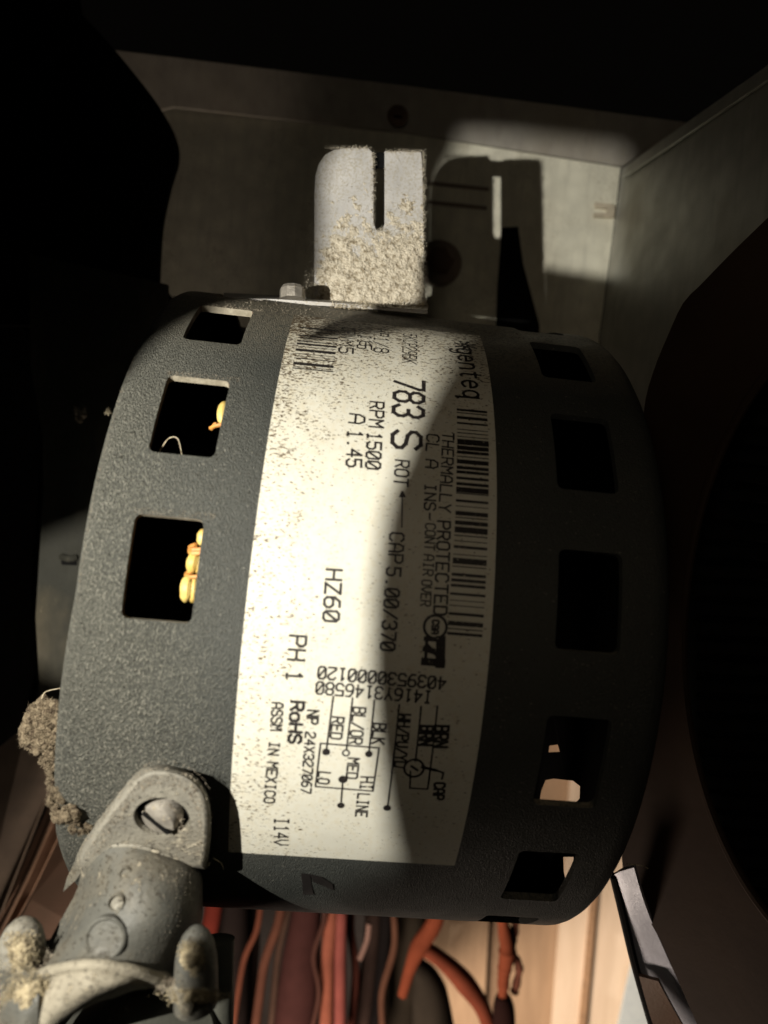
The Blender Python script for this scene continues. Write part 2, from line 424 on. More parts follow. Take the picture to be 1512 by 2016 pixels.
# stubby clip stamped at the wall's right edge
o = build('wall_clip', *[x for x in plate(wpts([(1172, 398), (1206, 402), (1212, 408), (1208, 428), (1170, 426), (1170, 419), (1195, 419), (1196, 410), (1172, 407)], -1.6), 1.4)], simple('rust_stain', (.66, .58, .44)), smooth=False)
tag(o, 'small rusty clip stamped into the lit corner of the back wall', 'clip')
for (x0, y0, x1, y1) in ((842, 360, 962, 373), (842, 398, 958, 410)):
    v, f = tube([at(x0, y0, ZW - .3), at((x0 + x1) / 2, (y0 + y1) / 2, ZW - .6), at(x1, y1, ZW - .3)], .7, 8, 8)
    o = build('wall_rib', v, f, GREYB); o['kind'] = 'structure'
v, f = plate(wpts([(988, 448), (1020, 446), (1030, 520), (1062, 640), (1062, 700), (975, 700), (980, 560)], -1.2), .8)  # thin black plate added to fill a dark area of the wall
o = build('dark_wall_plate', v, f, BLACK, smooth=False); tag(o, 'thin black plate added to fill a dark area of the back wall behind the motor, below the slot of light', 'dark plate')

# ------------------------------------------------------------------ blower housings left and right
rb = thing('blower_housing', 'dark brown sheet metal blower housing with round inlet, at the right edge of the view', 'blower housing', at(1450, 1300, 150))
def hole_plate(outer, cx, cy, rx, ry, zf, th, seg=220, nz=1):
    inn = [(cx + rx * math.cos(a), cy + ry * math.sin(a)) for a in np.linspace(0, 2 * PI, seg, endpoint=False)]
    def outp(a):
        dx, dy = math.cos(a) * rx, math.sin(a) * ry; best = 1e9
        n = len(outer)
        for i in range(n):
            (x1, y1), (x2, y2) = outer[i], outer[(i + 1) % n]; ex, ey = x2 - x1, y2 - y1
            den = dx * ey - dy * ex
            if abs(den) < 1e-9: continue
            t = ((x1 - cx) * ey - (y1 - cy) * ex) / den; u = ((x1 - cx) * dy - (y1 - cy) * dx) / den
            if t > 0 and -1e-6 <= u <= 1 + 1e-6: best = min(best, t)
        return cx + dx * best, cy + dy * best
    outp_ = [outp(a) for a in np.linspace(0, 2 * PI, seg, endpoint=False)]
    v = []
    for k in (0, 1):
        for (x, y) in inn: v.append(at(x, y, zf(x, y)) + k * th * (M.T @ np.array([.4, 0, .9])))
        for (x, y) in outp_: v.append(at(x, y, zf(x, y)) + k * th * (M.T @ np.array([.4, 0, .9])))
    f = []
    for j in range(seg):
        k = (j + 1) % seg
        f += [(j, k, seg + k, seg + j), (2 * seg + j, 3 * seg + j, 3 * seg + k, 2 * seg + k), (j, 2 * seg + j, 2 * seg + k, k), (seg + j, seg + k, 3 * seg + k, 3 * seg + j)]
    return v, f
zr = lambda x, y: 257.9 / (1 + 1.78 * (x - 756) / FPX)
outer = [(1700, 250)] + [tuple(p) for p in spline([(1512, 428), (1440, 498), (1378, 562), (1345, 596), (1315, 660), (1285, 735), (1266, 820), (1262, 1000)], 24)] + [ (1235, 1400), (1222, 1640), (1226, 1722), (1300, 1850), (1372, 2016), (1440, 2180), (2300, 2180), (2300, 250)]
v, f = hole_plate(outer, 1800, 1268, 455, 690, zr, 1.2); build('side_sheet', v, f, HOUS, rb, smooth=False)
# rolled inlet lip
n = 90
lip = [at(1800 + 455 * math.cos(a), 1268 + 690 * math.sin(a), zr(1800 + 455 * math.cos(a), 0) - .6) for a in np.linspace(PI * .6, PI * 1.4, 40)]
v, f = tube(lip, .9, 8, 80); build('inlet_lip', v, f, HOUS, rb)
# squirrel cage blades behind the inlet
for k in range(34):
    y0 = 640 + k * 38
    v, f = plate([(1372, y0, zr(1372, 0) + 9), (1700, y0 + 16, zr(1700, 0) + 9), (1700, y0 + 24, zr(1700, 0) + 11), (1372, y0 + 9, zr(1372, 0) + 11)], .5)
    o = build('blade', v, f, BLACK, rb, smooth=False)
v, f = plate([(x, y, zr(x, y) + 14) for x, y in ((1345, 690), (2300, 690), (2300, 1900), (1345, 1900))], 1); build('wheel_back', v, f, BLACK, rb, smooth=False)

lb = thing('blower_housing', 'black blower housing rim along the left edge of the view', 'blower housing', at(40, 1000, 150))
def arcpts(l, z): return [(x, y, z) for x, y in l]
edge = [(60, 640), (60, 720), (84, 860), (86, 960), (79, 1070), (70, 1216), (78, 1355), (60, 1420), (0, 1470)]
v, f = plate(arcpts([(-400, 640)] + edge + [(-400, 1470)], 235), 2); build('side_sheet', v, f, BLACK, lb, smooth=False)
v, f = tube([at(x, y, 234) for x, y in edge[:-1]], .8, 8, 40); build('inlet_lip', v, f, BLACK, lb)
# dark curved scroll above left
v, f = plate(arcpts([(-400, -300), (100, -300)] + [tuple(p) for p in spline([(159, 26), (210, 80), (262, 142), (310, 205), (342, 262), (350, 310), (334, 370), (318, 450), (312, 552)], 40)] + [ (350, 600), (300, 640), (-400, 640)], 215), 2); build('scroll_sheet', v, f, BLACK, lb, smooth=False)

# dim plate between the left housing and the motor, with a stamped slot
lp = thing('cabinet_plate', 'dim olive sheet metal plate with a stamped slot, left of the motor', 'metal plate', at(100, 1150, 200))
v, f = plate(arcpts([(58, 500), (330, 560), (330, 900), (260, 1450), (79, 1450), (78, 1355), (70, 1216), (79, 1070), (86, 960), (84, 860), (60, 720)], 200), 1.2); build('sheet', v, f, HOUSL, lp, smooth=False)
v, f = plate([(120, 1100, 199.4), (150, 1102, 199.4), (150, 1113, 199.4), (121, 1112, 199.4)], .4); build('slot', v, f, BLACK, lp, smooth=False)
v, f = tube([at(121, 1096, 199.5), at(136, 1100, 198.5), at(150, 1097, 199.5)], 1.0, 8, 10); build('slot_lip', v, f, HOUSL, lp)

# ------------------------------------------------------------------ MOTOR
motor = thing('electric_motor', 'grey green cylindrical fan motor with vent windows and a cream wraparound rating label', 'electric motor', (3, 0, 0))
XE0, XE1 = -43.8, 50.6
prof = [(XE0, 12)]
for k in range(7):
    a = PI / 2 * k / 6; prof.append((XE0 + 2.6 - 2.6 * math.cos(a), R - 2.6 + 2.6 * math.sin(a)))
for k in range(9):
    a = PI / 2 * k / 8; prof.append((XE1 - 5 + 5 * math.sin(a), R - 5 + 5 * math.cos(a)))
prof += [(XE1, 12), (XE1 - 1.3, 12)]
for k in range(7):
    a = PI / 2 * (1 - k / 6); prof.append((XE1 - 5 + 3.7 * math.sin(a), R - 5 + 3.7 * math.cos(a)))
for k in range(5):
    a = PI / 2 * (1 - k / 4); prof.append((XE0 + 2.6 - 1.3 * math.cos(a), R - 2.6 + 1.3 * math.sin(a)))
prof += [(XE0 + 1.3, 12)]
SEG = 240; v = []; f = []
npf = len(prof)
for j in range(SEG):
    a_ = 360 * j / SEG + .37; a_ = a_ if a_ < 180 else a_ - 360
    k_ = min(max(a_ / 36, 0), 1) if a_ < 100 else max(0, 1 - (a_ - 100) / 60)
    for (x, r) in prof: v.append(cyl(x - (3.0 * k_ if x < -39 else 0), a_, r))
for j in range(SEG):
    k = (j + 1) % SEG
    for i in range(npf):
        i2 = (i + 1) % npf; f.append((j * npf + i, j * npf + i2, k * npf + i2, k * npf + i))
shell = build('housing_shell', v, f, PAINT, motor)
ST = 21.59; TL, TR = -4.03, -4.6; HH = 13.04 / 2
def rr_loop(x0, x1, t0, t1, rad=1.1, q=4):
    s = PI / 180 * R; L = []
    for (cx, ct, a0) in ((x1 - rad, t1 - rad / s, 0), (x0 + rad, t1 - rad / s, PI / 2), (x0 + rad, t0 + rad / s, PI), (x1 - rad, t0 + rad / s, 1.5 * PI)):
        for k in range(q + 1):
            a = a0 + PI / 2 * k / q; L.append((cx + rad * math.cos(a), ct + rad / s * math.sin(a)))
    return L
cut = MB()
for (x0, x1, tc, idx) in ((-36.08, -25.62, TL, [-8, -7, -6, -5, -4, -3, -2, -1, 0, 4, 5, 6, 7]), (30.47, 40.96, TR, [-8, -7, -6, -5, -4, -3, -2, -1, 0, 1, 2, 3, 4, 5, 6, 7])):
    for i in idx:
        t = tc + i * ST; L = rr_loop(x0, x1, t - HH, t + HH)
        cut.add(*prism([cyl(x, a, R + 4) for x, a in L], [cyl(x, a, R - 5) for x, a in L]))
def cap_hit(px, py, xx):
    d = M.T @ np.array([(px - 756) / FPX, (py - 1008) / FPX, 1.0]); return CAM + (xx - CAM[0]) / d[0] * d
for poly in ([(1082, 1468), (1098, 1466), (1102, 1480), (1080, 1481)],
             [(1074, 1536), (1090, 1533), (1128, 1537), (1142, 1548), (1141, 1572), (1126, 1588), (1112, 1581), (1090, 1583), (1062, 1580), (1066, 1556)],
             [(1109, 1687), (1129, 1687), (1131, 1722), (1122, 1741), (1117, 1748), (1110, 1716)]):
    cut.add(*prism([cap_hit(x, y, XE1 - 4) for x, y in poly], [cap_hit(x, y, XE1 + 4) for x, y in poly]))
cutter = build('cutter', cut.v, cut.f, BLACK, None, smooth=False)
boolean_cut(shell, cutter)
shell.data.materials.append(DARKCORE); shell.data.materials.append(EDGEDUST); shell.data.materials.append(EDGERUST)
for p in shell.data.polygons:
    c_ = p.center + Vector(world_loc(motor)); r_ = math.hypot(c_.y, c_.z) * 1000; x_ = c_.x * 1000
    if x_ > XE1 - 5 and r_ > R - 5: inside = math.hypot(x_ - XE1 + 5, r_ - R + 5) < 4.3
    else: inside = r_ < R - 1.2 and XE0 + 1.2 < x_ < XE1 - 1.2
    if inside: p.material_index = 1  # inner faces blackened to paint the shade inside the shell
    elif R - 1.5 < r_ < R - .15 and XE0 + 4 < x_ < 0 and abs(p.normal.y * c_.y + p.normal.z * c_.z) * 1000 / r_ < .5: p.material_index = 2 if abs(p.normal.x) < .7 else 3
# stator laminations, shaft
v, f = rings(lambda i, p: cyl([-22, -22, 24, 24][i], math.degrees(p), [20, 64, 64, 20][i]), 4, 96, False); build('stator_core', v, f, DARKCORE, motor)
v, f = rings(lambda i, p: cyl([-43, 50][i], math.degrees(p), 9), 2, 32); build('shaft', v, f, DARKCORE, motor)
v, f = rings(lambda i, p: cyl([-22, -40, -41, -41][i], math.degrees(p), [50, 50, 48, 12][i]), 4, 64, False); build('inner_sleeve', v, f, DARKCORE, motor)
# end windings seen at the right edge of the left vent windows
wd = MB()
for (t0, t1, xo, rr) in ((-31.6, -27.2, -26.5, 2.0), (-9.9, -7.9, -26.2, 1.7), (-6.6, -4.0, -27.2, 2.1), (-3.4, .1, -27.7, 2.4), (-48, -40, -24, 2), (4, 12, -22, 2)):
    for k, dx in enumerate((0, .9, 1.9)):
        wd.add(*tube([cyl(xo - .05 + dx + rnd.uniform(-.1, .1), t0 + (t1 - t0) * u, 65.2 + .9 * math.sin(PI * u) - .5 * k) for u in (0, .33, .66, 1)], 1, 10, 14, rads=[.35, .9, 1.0, .95, .9, .35], wob=.03))
build('end_winding', wd.v, wd.f, WIND, motor)
cd = MB()
for t in (-26.6, -7.5, -7.0, -3.8):
    cd.add(*tube([cyl(-27.2, t - .3, 66), cyl(-28.2, t + .1, 65), cyl(-27.3, t + .5, 66.5), cyl(-25, t + .2, 67)], .40, 6, 10, wob=.25))
build('lacing_cord', cd.v, cd.f, CORD, motor)
v, f = tube([cyl(-35.2, -20.5, 67), cyl(-33.8, -22.0, 68.5), cyl(-32.2, -21.9, 69), cyl(-31.4, -20.2, 67.5)], .07, 5, 20); build('loose_strand', v, f, LINT, motor)

# label
LX0, LX1, LT0, LT1 = -17.95, 20.2, -54.0, 36.15
nx, nt2 = 4, 120; v = []; uv = []; f = []
for j in range(nt2 + 1):
    for i in range(nx + 1):
        t = LT0 + (LT1 - LT0) * j / nt2; x = LX0 + (LX1 - LX0) * i / nx + (.35 * (1 - j / nt2) if i == 0 else 0)
        v.append(cyl(x, t, R + .12)); uv.append((x, math.radians(t) * R))
for j in range(nt2):
    for i in range(nx):
        a = j * (nx + 1) + i; f.append((a, a + 1, a + nx + 2, a + nx + 1))
label = build('rating_label', v, f, LABEL, motor, uvs=uv)
def fix_out(o):                 # face an open sheet outwards
    me = o.data
    s = sum(((p.center + Vector(world_loc(o))) * 1).yz.dot(p.normal.yz) for p in me.polygons)
    if s < 0: me.flip_normals()
fix_out(label)

# ---- plotter style stroke font on a 4 x 6 grid
G = {
'0': [[(1,0),(0,1),(0,5),(1,6),(3,6),(4,5),(4,1),(3,0),(1,0)],[(.4,.8),(3.6,5.2)]], '1': [[(1,5),(2,6),(2,0)],[(1,0),(3,0)]],
'2': [[(0,5),(1,6),(3,6),(4,5),(4,4),(0,1),(0,0),(4,0)]], '3': [[(0,5),(1,6),(3,6),(4,5),(4,4),(3,3),(1.6,3)],[(3,3),(4,2),(4,1),(3,0),(1,0),(0,1)]],
'4': [[(3,0),(3,6),(0,2),(4,2)]], '5': [[(4,6),(0,6),(0,3.5),(3,3.5),(4,2.6),(4,1),(3,0),(1,0),(0,1)]],
'6': [[(3.6,6),(1.6,6),(0,4),(0,1),(1,0),(3,0),(4,1),(4,2.4),(3,3.4),(1,3.4),(0,2.4)]], '7': [[(0,6),(4,6),(4,5),(1.5,0)]],
'8': [[(1,3.2),(0,4),(0,5),(1,6),(3,6),(4,5),(4,4),(3,3.2),(1,3.2),(0,2.2),(0,1),(1,0),(3,0),(4,1),(4,2.2),(3,3.2)]],
'9': [[(.4,0),(2.4,0),(4,2),(4,5),(3,6),(1,6),(0,5),(0,3.6),(1,2.6),(3,2.6),(4,3.6)]],
'A': [[(0,0),(0,4),(1,6),(3,6),(4,4),(4,0)],[(0,2.4),(4,2.4)]], 'B': [[(0,0),(0,6),(3,6),(4,5),(4,4),(3,3.1),(0,3.1)],[(3,3.1),(4,2.2),(4,1),(3,0),(0,0)]],
'C': [[(4,5),(3,6),(1,6),(0,5),(0,1),(1,0),(3,0),(4,1)]], 'D': [[(0,0),(0,6),(3,6),(4,5),(4,1),(3,0),(0,0)]], 'E': [[(4,0),(0,0),(0,6),(4,6)],[(0,3),(3,3)]],
'H': [[(0,0),(0,6)],[(4,0),(4,6)],[(0,3),(4,3)]], 'I': [[(2,0),(2,6)],[(1,0),(3,0)],[(1,6),(3,6)]], 'K': [[(0,0),(0,6)],[(4,6),(0,2.6)],[(1.3,3.5),(4,0)]],
'L': [[(0,6),(0,0),(4,0)]], 'M': [[(0,0),(0,6),(2,3),(4,6),(4,0)]], 'N': [[(0,0),(0,6),(4,0),(4,6)]], 'O': [[(1,0),(0,1),(0,5),(1,6),(3,6),(4,5),(4,1),(3,0),(1,0)]],
'P': [[(0,0),(0,6),(3,6),(4,5),(4,3.8),(3,2.8),(0,2.8)]], 'R': [[(0,0),(0,6),(3,6),(4,5),(4,3.8),(3,2.8),(0,2.8)],[(2,2.8),(4,0)]],
'S': [[(4,5),(3,6),(1,6),(0,5),(0,4),(1,3.2),(3,2.8),(4,2),(4,1),(3,0),(1,0),(0,1)]], 'T': [[(0,6),(4,6)],[(2,6),(2,0)]], 'U': [[(0,6),(0,1),(1,0),(3,0),(4,1),(4,6)]],
'V': [[(0,6),(0,3),(2,0),(4,3),(4,6)]], 'W': [[(0,6),(0,0),(2,3),(4,0),(4,6)]], 'X': [[(0,0),(4,6)],[(0,6),(4,0)]], 'Y': [[(0,6),(2,3),(4,6)],[(2,3),(2,0)]], 'Z': [[(0,6),(4,6),(0,0),(4,0)]],
'/': [[(0,0),(4,6)]], '-': [[(.6,3),(3.4,3)]], '.': [[(1.7,.2),(2.3,.2)]], 'o': [[(1,0),(0,1),(0,3),(1,4),(3,4),(4,3),(4,1),(3,0),(1,0)]],
}
import math as _m
def arc(cx, cy, rx, ry, a0, a1, n=12): return [(cx + rx * _m.cos(_m.radians(a)), cy + ry * _m.sin(_m.radians(a))) for a in np.linspace(a0, a1, n)]
G['e'] = [[(.2, 2.2), (3.9, 2.2)] + arc(2, 2, 1.95, 2, 5, 320, 16)]
G['n'] = [[(.2, 0), (.2, 4)], [(.2, 2.6)] + arc(2, 2.4, 1.7, 1.6, 160, 0, 8) + [(3.7, 0)]]
G['t'] = [[(1.6, 5.4), (1.6, 1)] + arc(2.6, 1, 1, 1, 180, 290, 6), [(.2, 4), (3.3, 4)]]
G['q'] = [arc(1.9, 2, 1.8, 2, 0, 360, 18), [(3.7, 4), (3.7, -2), (4.3, -1.6)]]
G['g'] = [arc(1.9, 2, 1.8, 2, 0, 360, 18), [(3.7, 4), (3.7, -1)] + arc(2.2, -1, 1.5, 1, 0, -160, 8)]
def ribbon(mb, pts, wmm, r=R + .16):   # polyline of (x, arc mm) flat on the cylinder
    pts = [np.array(p, float) for p in pts]
    for a, b in zip(pts[:-1], pts[1:]):
        L = np.linalg.norm(b - a)
        if L < 1e-6: continue
        d = (b - a) / L; n_ = np.array([-d[1], d[0]]) * wmm / 2; a2 = a - d * wmm * .42; b2 = b + d * wmm * .42
        k = max(1, int(abs(b2[1] - a2[1]) / 2.0) + 1); base = len(mb.v)
        rj = r + rnd.uniform(0, .008)
        for i in range(k + 1):
            c = a2 + (b2 - a2) * i / k
            for q in (c + n_, c - n_): mb.v.append(tuple(cyl(q[0], math.degrees(q[1] / R), rj)))
        for i in range(k): mb.f.append((base + 2 * i, base + 2 * i + 1, base + 2 * i + 3, base + 2 * i + 2))
def arcmm(px, py):
    x, t = hit(px, py, R + .1); return np.array([x, math.radians(t) * R])
def text(s, p0, p1, h, weight=.30, up='x', name='lettering', mb=None):
    a = arcmm(*p0); b = arcmm(*p1)
    upv = arcmm(p0[0] + (h if up == 'x' else 0), p0[1] + (h if up == 'y' else 0)) - a
    H = np.linalg.norm(upv); d = b - a; L = np.linalg.norm(d); d /= L
    u = np.array([d[1], -d[0]]) * (1 if np.dot(np.array([d[1], -d[0]]), upv) > 0 else -1)
    n_ = len(s); pitch = L / (n_ - .28) if n_ > 1 else L; cw = pitch * .72 if n_ > 1 else L
    own = mb is None
    if own: mb = MB()
    for i, ch in enumerate(s):
        for st in G.get(ch, []):
            ribbon(mb, [a + d * (i * pitch + p[0] / 4 * cw) + u * p[1] / 6 * H for p in st], weight * 1.12)
    if own: return finish(mb, name)
def finish(mb, name):
    o = build(name, mb.v, mb.f, INK, label, smooth=False); fix_out(o); return o
text('RPM', (729, 791), (727, 840), 26, .33); text('1500', (724, 852), (720, 922), 27, .33)
text('A', (689, 815), (687, 832), 29, .33); text('1.45', (685, 848), (682, 918), 28, .33)
text('783', (778, 745), (774, 817), 55, .62); text('S', (773, 848), (772, 880), 55, .62)
text('ROT', (779, 906), (776, 955), 26, .30)
mb = MB(); ribbon(mb, [arcmm(791, 1038), arcmm(792, 968)], .22)
for k in range(6): ribbon(mb, [arcmm(792 - k * 1.1, 966 + k * 2.4), arcmm(792 + k * 1.1, 966 + k * 2.4)], .24)
finish(mb, 'rotation_arrow')
text('CAP', (768, 1049), (765, 1107), 27, .30); text('5.00/370', (762, 1117), (749, 1279), 27, .32)
text('THERMALLY', (872, 852), (864, 1006), 21, .27); text('PROTECTED', (862, 1026), (854, 1209), 24, .30)
text('CL', (841, 855), (839, 887), 23, .27); text('A', (839, 905), (838, 920), 23, .27); text('INS-', (837, 953), (835, 1022), 21, .27)
text('CONT', (838, 1031), (836, 1082), 19, .21); text('AIR', (835, 1092), (833, 1132), 19, .21); text('OVER', (831, 1142), (828, 1192), 19, .21)
text('HP1/8', (737, 647), (736, 693), 25, .26); text('V', (706, 645), (705, 655), 25, .24); text('115', (705, 658), (703, 686), 26, .24); text('16', (711, 660), (707, 680), 20, .2)
text('CPN', (674, 645), (672, 665), 24, .24); text('M5', (669, 670), (667, 694), 26, .28)
text('5KCP29BK', (794, 657), (792, 714), 24, .22)
text('genteq', (898, 686), (913, 783), 38, .46, name='maker_name')
mb = MB()                      # starburst emblem over the first letter
c = arcmm(916, 681)
for a in np.linspace(0, 2 * PI, 9)[:-1]:
    ribbon(mb, [c + .5 * np.array([math.cos(a), math.sin(a)]), c + 2.1 * np.array([math.cos(a + .35), math.sin(a + .35)])], .6)
finish(mb, 'emblem')
text('HZ60', (643, 1121), (636, 1222), 30, .36)
text('PH', (571, 1251), (567, 1298), 32, .36); text('1', (565, 1322), (564, 1338), 30, .36)
text('RoHS', (574, 1381), (568, 1461), 24, .42)
text('ASSM', (536, 1383), (533, 1437), 21, .27); text('IN', (531, 1460), (529, 1485), 19, .27); text('MEXICO', (527, 1500), (520, 1579), 20, .27)
text('NP', (606, 1398), (604, 1424), 21, .30); text('24X327067', (602, 1441), (593, 1560), 19, .26)
text('I14V', (541, 1610), (540, 1662), 27, .28)
text('4039530000120', (878, 1334), (628, 1312), 23, .30, up='y'); text('I416Y3146580', (850, 1361), (624, 1342), 23, .28, up='y')
text('RED', (655, 1411), (650, 1453), 22, .28); text('BL/OR', (696, 1392), (688, 1463), 24, .27); text('BLK', (736, 1424), (732, 1463), 24, .30)
text('WH/PU/YL', (787, 1406), (777, 1508), 21, .30); text('BRN', (857, 1429), (854, 1470), 26, .42); text('BRN', (829, 1429), (826, 1466), 24, .42)
text('CAP', (856, 1541), (853, 1573), 20, .36); text('MED', (686, 1492), (682, 1531), 21, .28); text('LO', (628, 1519), (625, 1541), 22, .28)
text('HI', (711, 1529), (709, 1553), 24, .28); text('LINE', (705, 1562), (700, 1606), 22, .28)
# wiring diagram
mb = MB()
def ln(*pts, w_=.28): ribbon(mb, [arcmm(*p) for p in pts], w_)
def dot(px, py, rad):
    c = arcmm(px, py); n = 18
    base = len(mb.v); mb.v.append(tuple(cyl(c[0], math.degrees(c[1] / R), R + .17)))
    for i in range(n):
        a = 2 * PI * i / n; q = c + rad * np.array([math.cos(a), math.sin(a)]); mb.v.append(tuple(cyl(q[0], math.degrees(q[1] / R), R + .17)))
    for i in range(n): mb.f.append((base, base + 1 + i, base + 1 + (i + 1) % n))
def ring(px, py, rad, w_=.25, n=20):
    c = arcmm(px, py); ribbon(mb, [c + rad * np.array([math.cos(a), math.sin(a)]) for a in np.linspace(0, 2 * PI, n)], w_)
ln((656, 1371), (642, 1480)); ln((694, 1374), (682, 1476)); ln((737, 1378), (726, 1484)); ln((786, 1387), (763, 1588)); ln((829, 1391), (818, 1498)); ln((861, 1390), (842, 1552))
ln((631, 1463), (746, 1472), (734, 1557), (621, 1548), (631, 1463)); ln((675, 1534), (671, 1584))
dot(642, 1480, .62); ring(681, 1482, .5); dot(726, 1484, .58); dot(762, 1590, .62); dot(675, 1534, .72); dot(671, 1585, .60)
ring(815, 1512, 1.55, .36); ln((774, 1508), (795, 1511)); ln((808, 1518), (807, 1551), (841, 1553)); ln((831, 1510), (858, 1516), w_=.5); ln((858, 1516), (873, 1521), (870, 1533), w_=.34); ln((810, 1508), (822, 1516), w_=.4)
finish(mb, 'wiring_diagram')
# approval marks
mb = MB(); ring(857, 1234, 1.75, .42, 28); text('CSA', (852, 1221), (850, 1247), 12, .3, mb=mb)
c = arcmm(853, 1256); e = arcmm(850, 1306)
ribbon(mb, [c + [-1.0, 0], e + [-1.0, 0]], .5); ribbon(mb, [c + [1.2, .2], e + [1.3, 0]], 1.5); ribbon(mb, [c + [-1.2, .2], c + [1.5, .2]], .7)
ribbon(mb, [c * .5 + e * .5 + [-1.2, -.2], c * .5 + e * .5 + [1.2, .3]], .9); ribbon(mb, [e + [-1.2, -.2], e + [1.6, -.2]], 1.2); ribbon(mb, [c * .7 + e * .3 + [-.9, 0], c * .3 + e * .7 + [.9, 0]], .6)
finish(mb, 'approval_mark')
# barcodes
def barcode(bars, la, lb, ra, rb, name):
    mb = MB(); (ax, ay), (bx, by) = la, lb; (cx, cy), (dx, dy) = ra, rb
    for (y, t) in bars:
        u = (y - ay) / (by - ay)
        p = arcmm(ax + (bx - ax) * u, y); q = arcmm(cx + (dx - cx) * u, cy + (dy - cy) * u)
        tt = np.linalg.norm(arcmm(ax, y + t) - arcmm(ax, y))
        d = (q - p) / np.linalg.norm(q - p) * tt * .42
        ribbon(mb, [p + d, q - d], tt)
    finish(mb, name)
B1 = [(988, 25), (1022, 11), (1078, 33), (1142, 22), (1216, 9), (1256, 11), (1300, 9), (1360, 66), (1428, 50), (1481, 36), (1532, 12), (1590, 50), (1660, 38), (1712, 35), (1783, 31), (1850, 36), (1918, 62), (1960, 14)]
B2 = [(150, 30), (213, 10), (295, 50), (345, 12), (405, 48), (487, 70), (555, 14), (618, 11), (687, 34), (775, 11), (850, 70), (915, 13), (1010, 36), (1075, 36), (1137, 34), (1235, 30), (1310, 11), (1371, 11), (1467, 33), (1578, 54), (1641, 14), (1698, 33)]
bars = [(640 + y / 5.93, t / 5.93) for y, t in B1] + [(960 + y / 5.93, t / 5.93) for y, t in B2]
mb = MB()
def edge_at(tbl, y): return np.interp(y, [p[1] for p in tbl], [p[0] for p in tbl])
LE = [(899, 805), (900, 870), (898, 960), (897, 1000), (893, 1080), (886, 1170), (880, 1250)]; RE = [(959, 810), (962, 870), (962, 960), (961, 1000), (959, 1080), (955, 1170), (949, 1253)]
for y, t in bars:
    p = arcmm(edge_at(LE, y), y); q = arcmm(edge_at(RE, y), y + 5.5)
    tt = abs(arcmm(920, y + t)[1] - arcmm(920, y)[1]); dd = (q - p) / np.linalg.norm(q - p) * tt * .42; ribbon(mb, [p + dd, q - dd], tt)
finish(mb, 'long_barcode')
B3 = [(190, 22), (240, 10), (305, 20), (337, 12), (387, 14), (427, 28), (467, 8), (518, 38), (573, 10), (608, 8), (642, 14), (720, 42), (766, 10), (792, 18)]
mb = MB()
for y, t in B3:
    y = 620 + y / 7.56; t /= 7.56
    p = arcmm(np.interp(y, [645, 725], [590, 575.5]), y); q = arcmm(np.interp(y, [645, 725], [667, 655]), y + 7.5)
    tt = abs(arcmm(620, y + t)[1] - arcmm(620, y)[1]); dd = (q - p) / np.linalg.norm(q - p) * tt * .42; ribbon(mb, [p + dd, q - dd], tt)
finish(mb, 'short_barcode')
# bold black stamp low on the shell, below the label
mb = MB()
def spatch(poly):
    base = len(mb.v)
    for p in poly:
        a = arcmm(*p); mb.v.append(tuple(cyl(a[0], math.degrees(a[1] / R), R + .2)))
    mb.f.append(tuple(range(base, base + len(poly))))
spatch([(593, 1718), (610, 1720), (617, 1760), (597, 1760)]); spatch([(610, 1720), (634, 1726), (655, 1740), (656, 1752), (632, 1741), (617, 1736)])
o = build('printed_stamp', mb.v, mb.f, INK, motor, smooth=False); fix_out(o)

# ------------------------------------------------------------------ TOP BRACKET (slotted tab)
tb = thing('mounting_bracket', 'pale steel mounting tab with a vertical slot, standing lint coated on top of the motor', 'bracket', at(700, 600, 165))
ZT = 165.
def tp(l, z=ZT): return [(x, y, z) for x, y in l]
tabm = MB()
outline = [(619, 380), (621, 345), (628, 322), (640, 305), (658, 295), (690, 291), (725, 292), (733, 300), (735, 340), (735, 440), (741, 454), (753, 455), (757, 440), (757, 400), (757, 298), (800, 298), (829, 300), (831, 320), (833, 420), (834, 520), (837, 585), (842, 603), (700, 600), (640, 595), (619, 590)]
tabm.add(*plate(tp(outline), 1.6))
tab = build('slotted_tab', tabm.v, tabm.f, TAB, tb, smooth=False)
v, f = plate(tp([(655, 297), (826, 303), (826, 334), (655, 326)], ZT + 1.9), .5); build('slot_light_stop', v, f, TORCH, tb, smooth=False)  # strip added behind the tab to cut off the slot's light sliver
fm = MB()
near = [at(440, 585, 150), at(560, 590, 150), at(700, 599, 150), at(842, 611, 150), at(842, 603, 166), at(700, 594, 166), at(560, 582, 166), at(440, 576, 166)]
v, f = prism(near, [p + M.T @ np.array([0, .8, 0]) for p in near]); build('foot', v, f, TAB, tb, smooth=False)
c0 = at(576, 574, 154); v, f = rings(lambda i, p: c0 + M.T @ np.array([math.cos(p) * [2.9, 2.9, 2.3, .4][i], [1.8, -.4, -1.2, -1.4][i], math.sin(p) * [2.9, 2.9, 2.3, .4][i]]), 4, 10); build('nut', v, f, STEEL, tb, smooth=False)
from mathutils import noise as mn
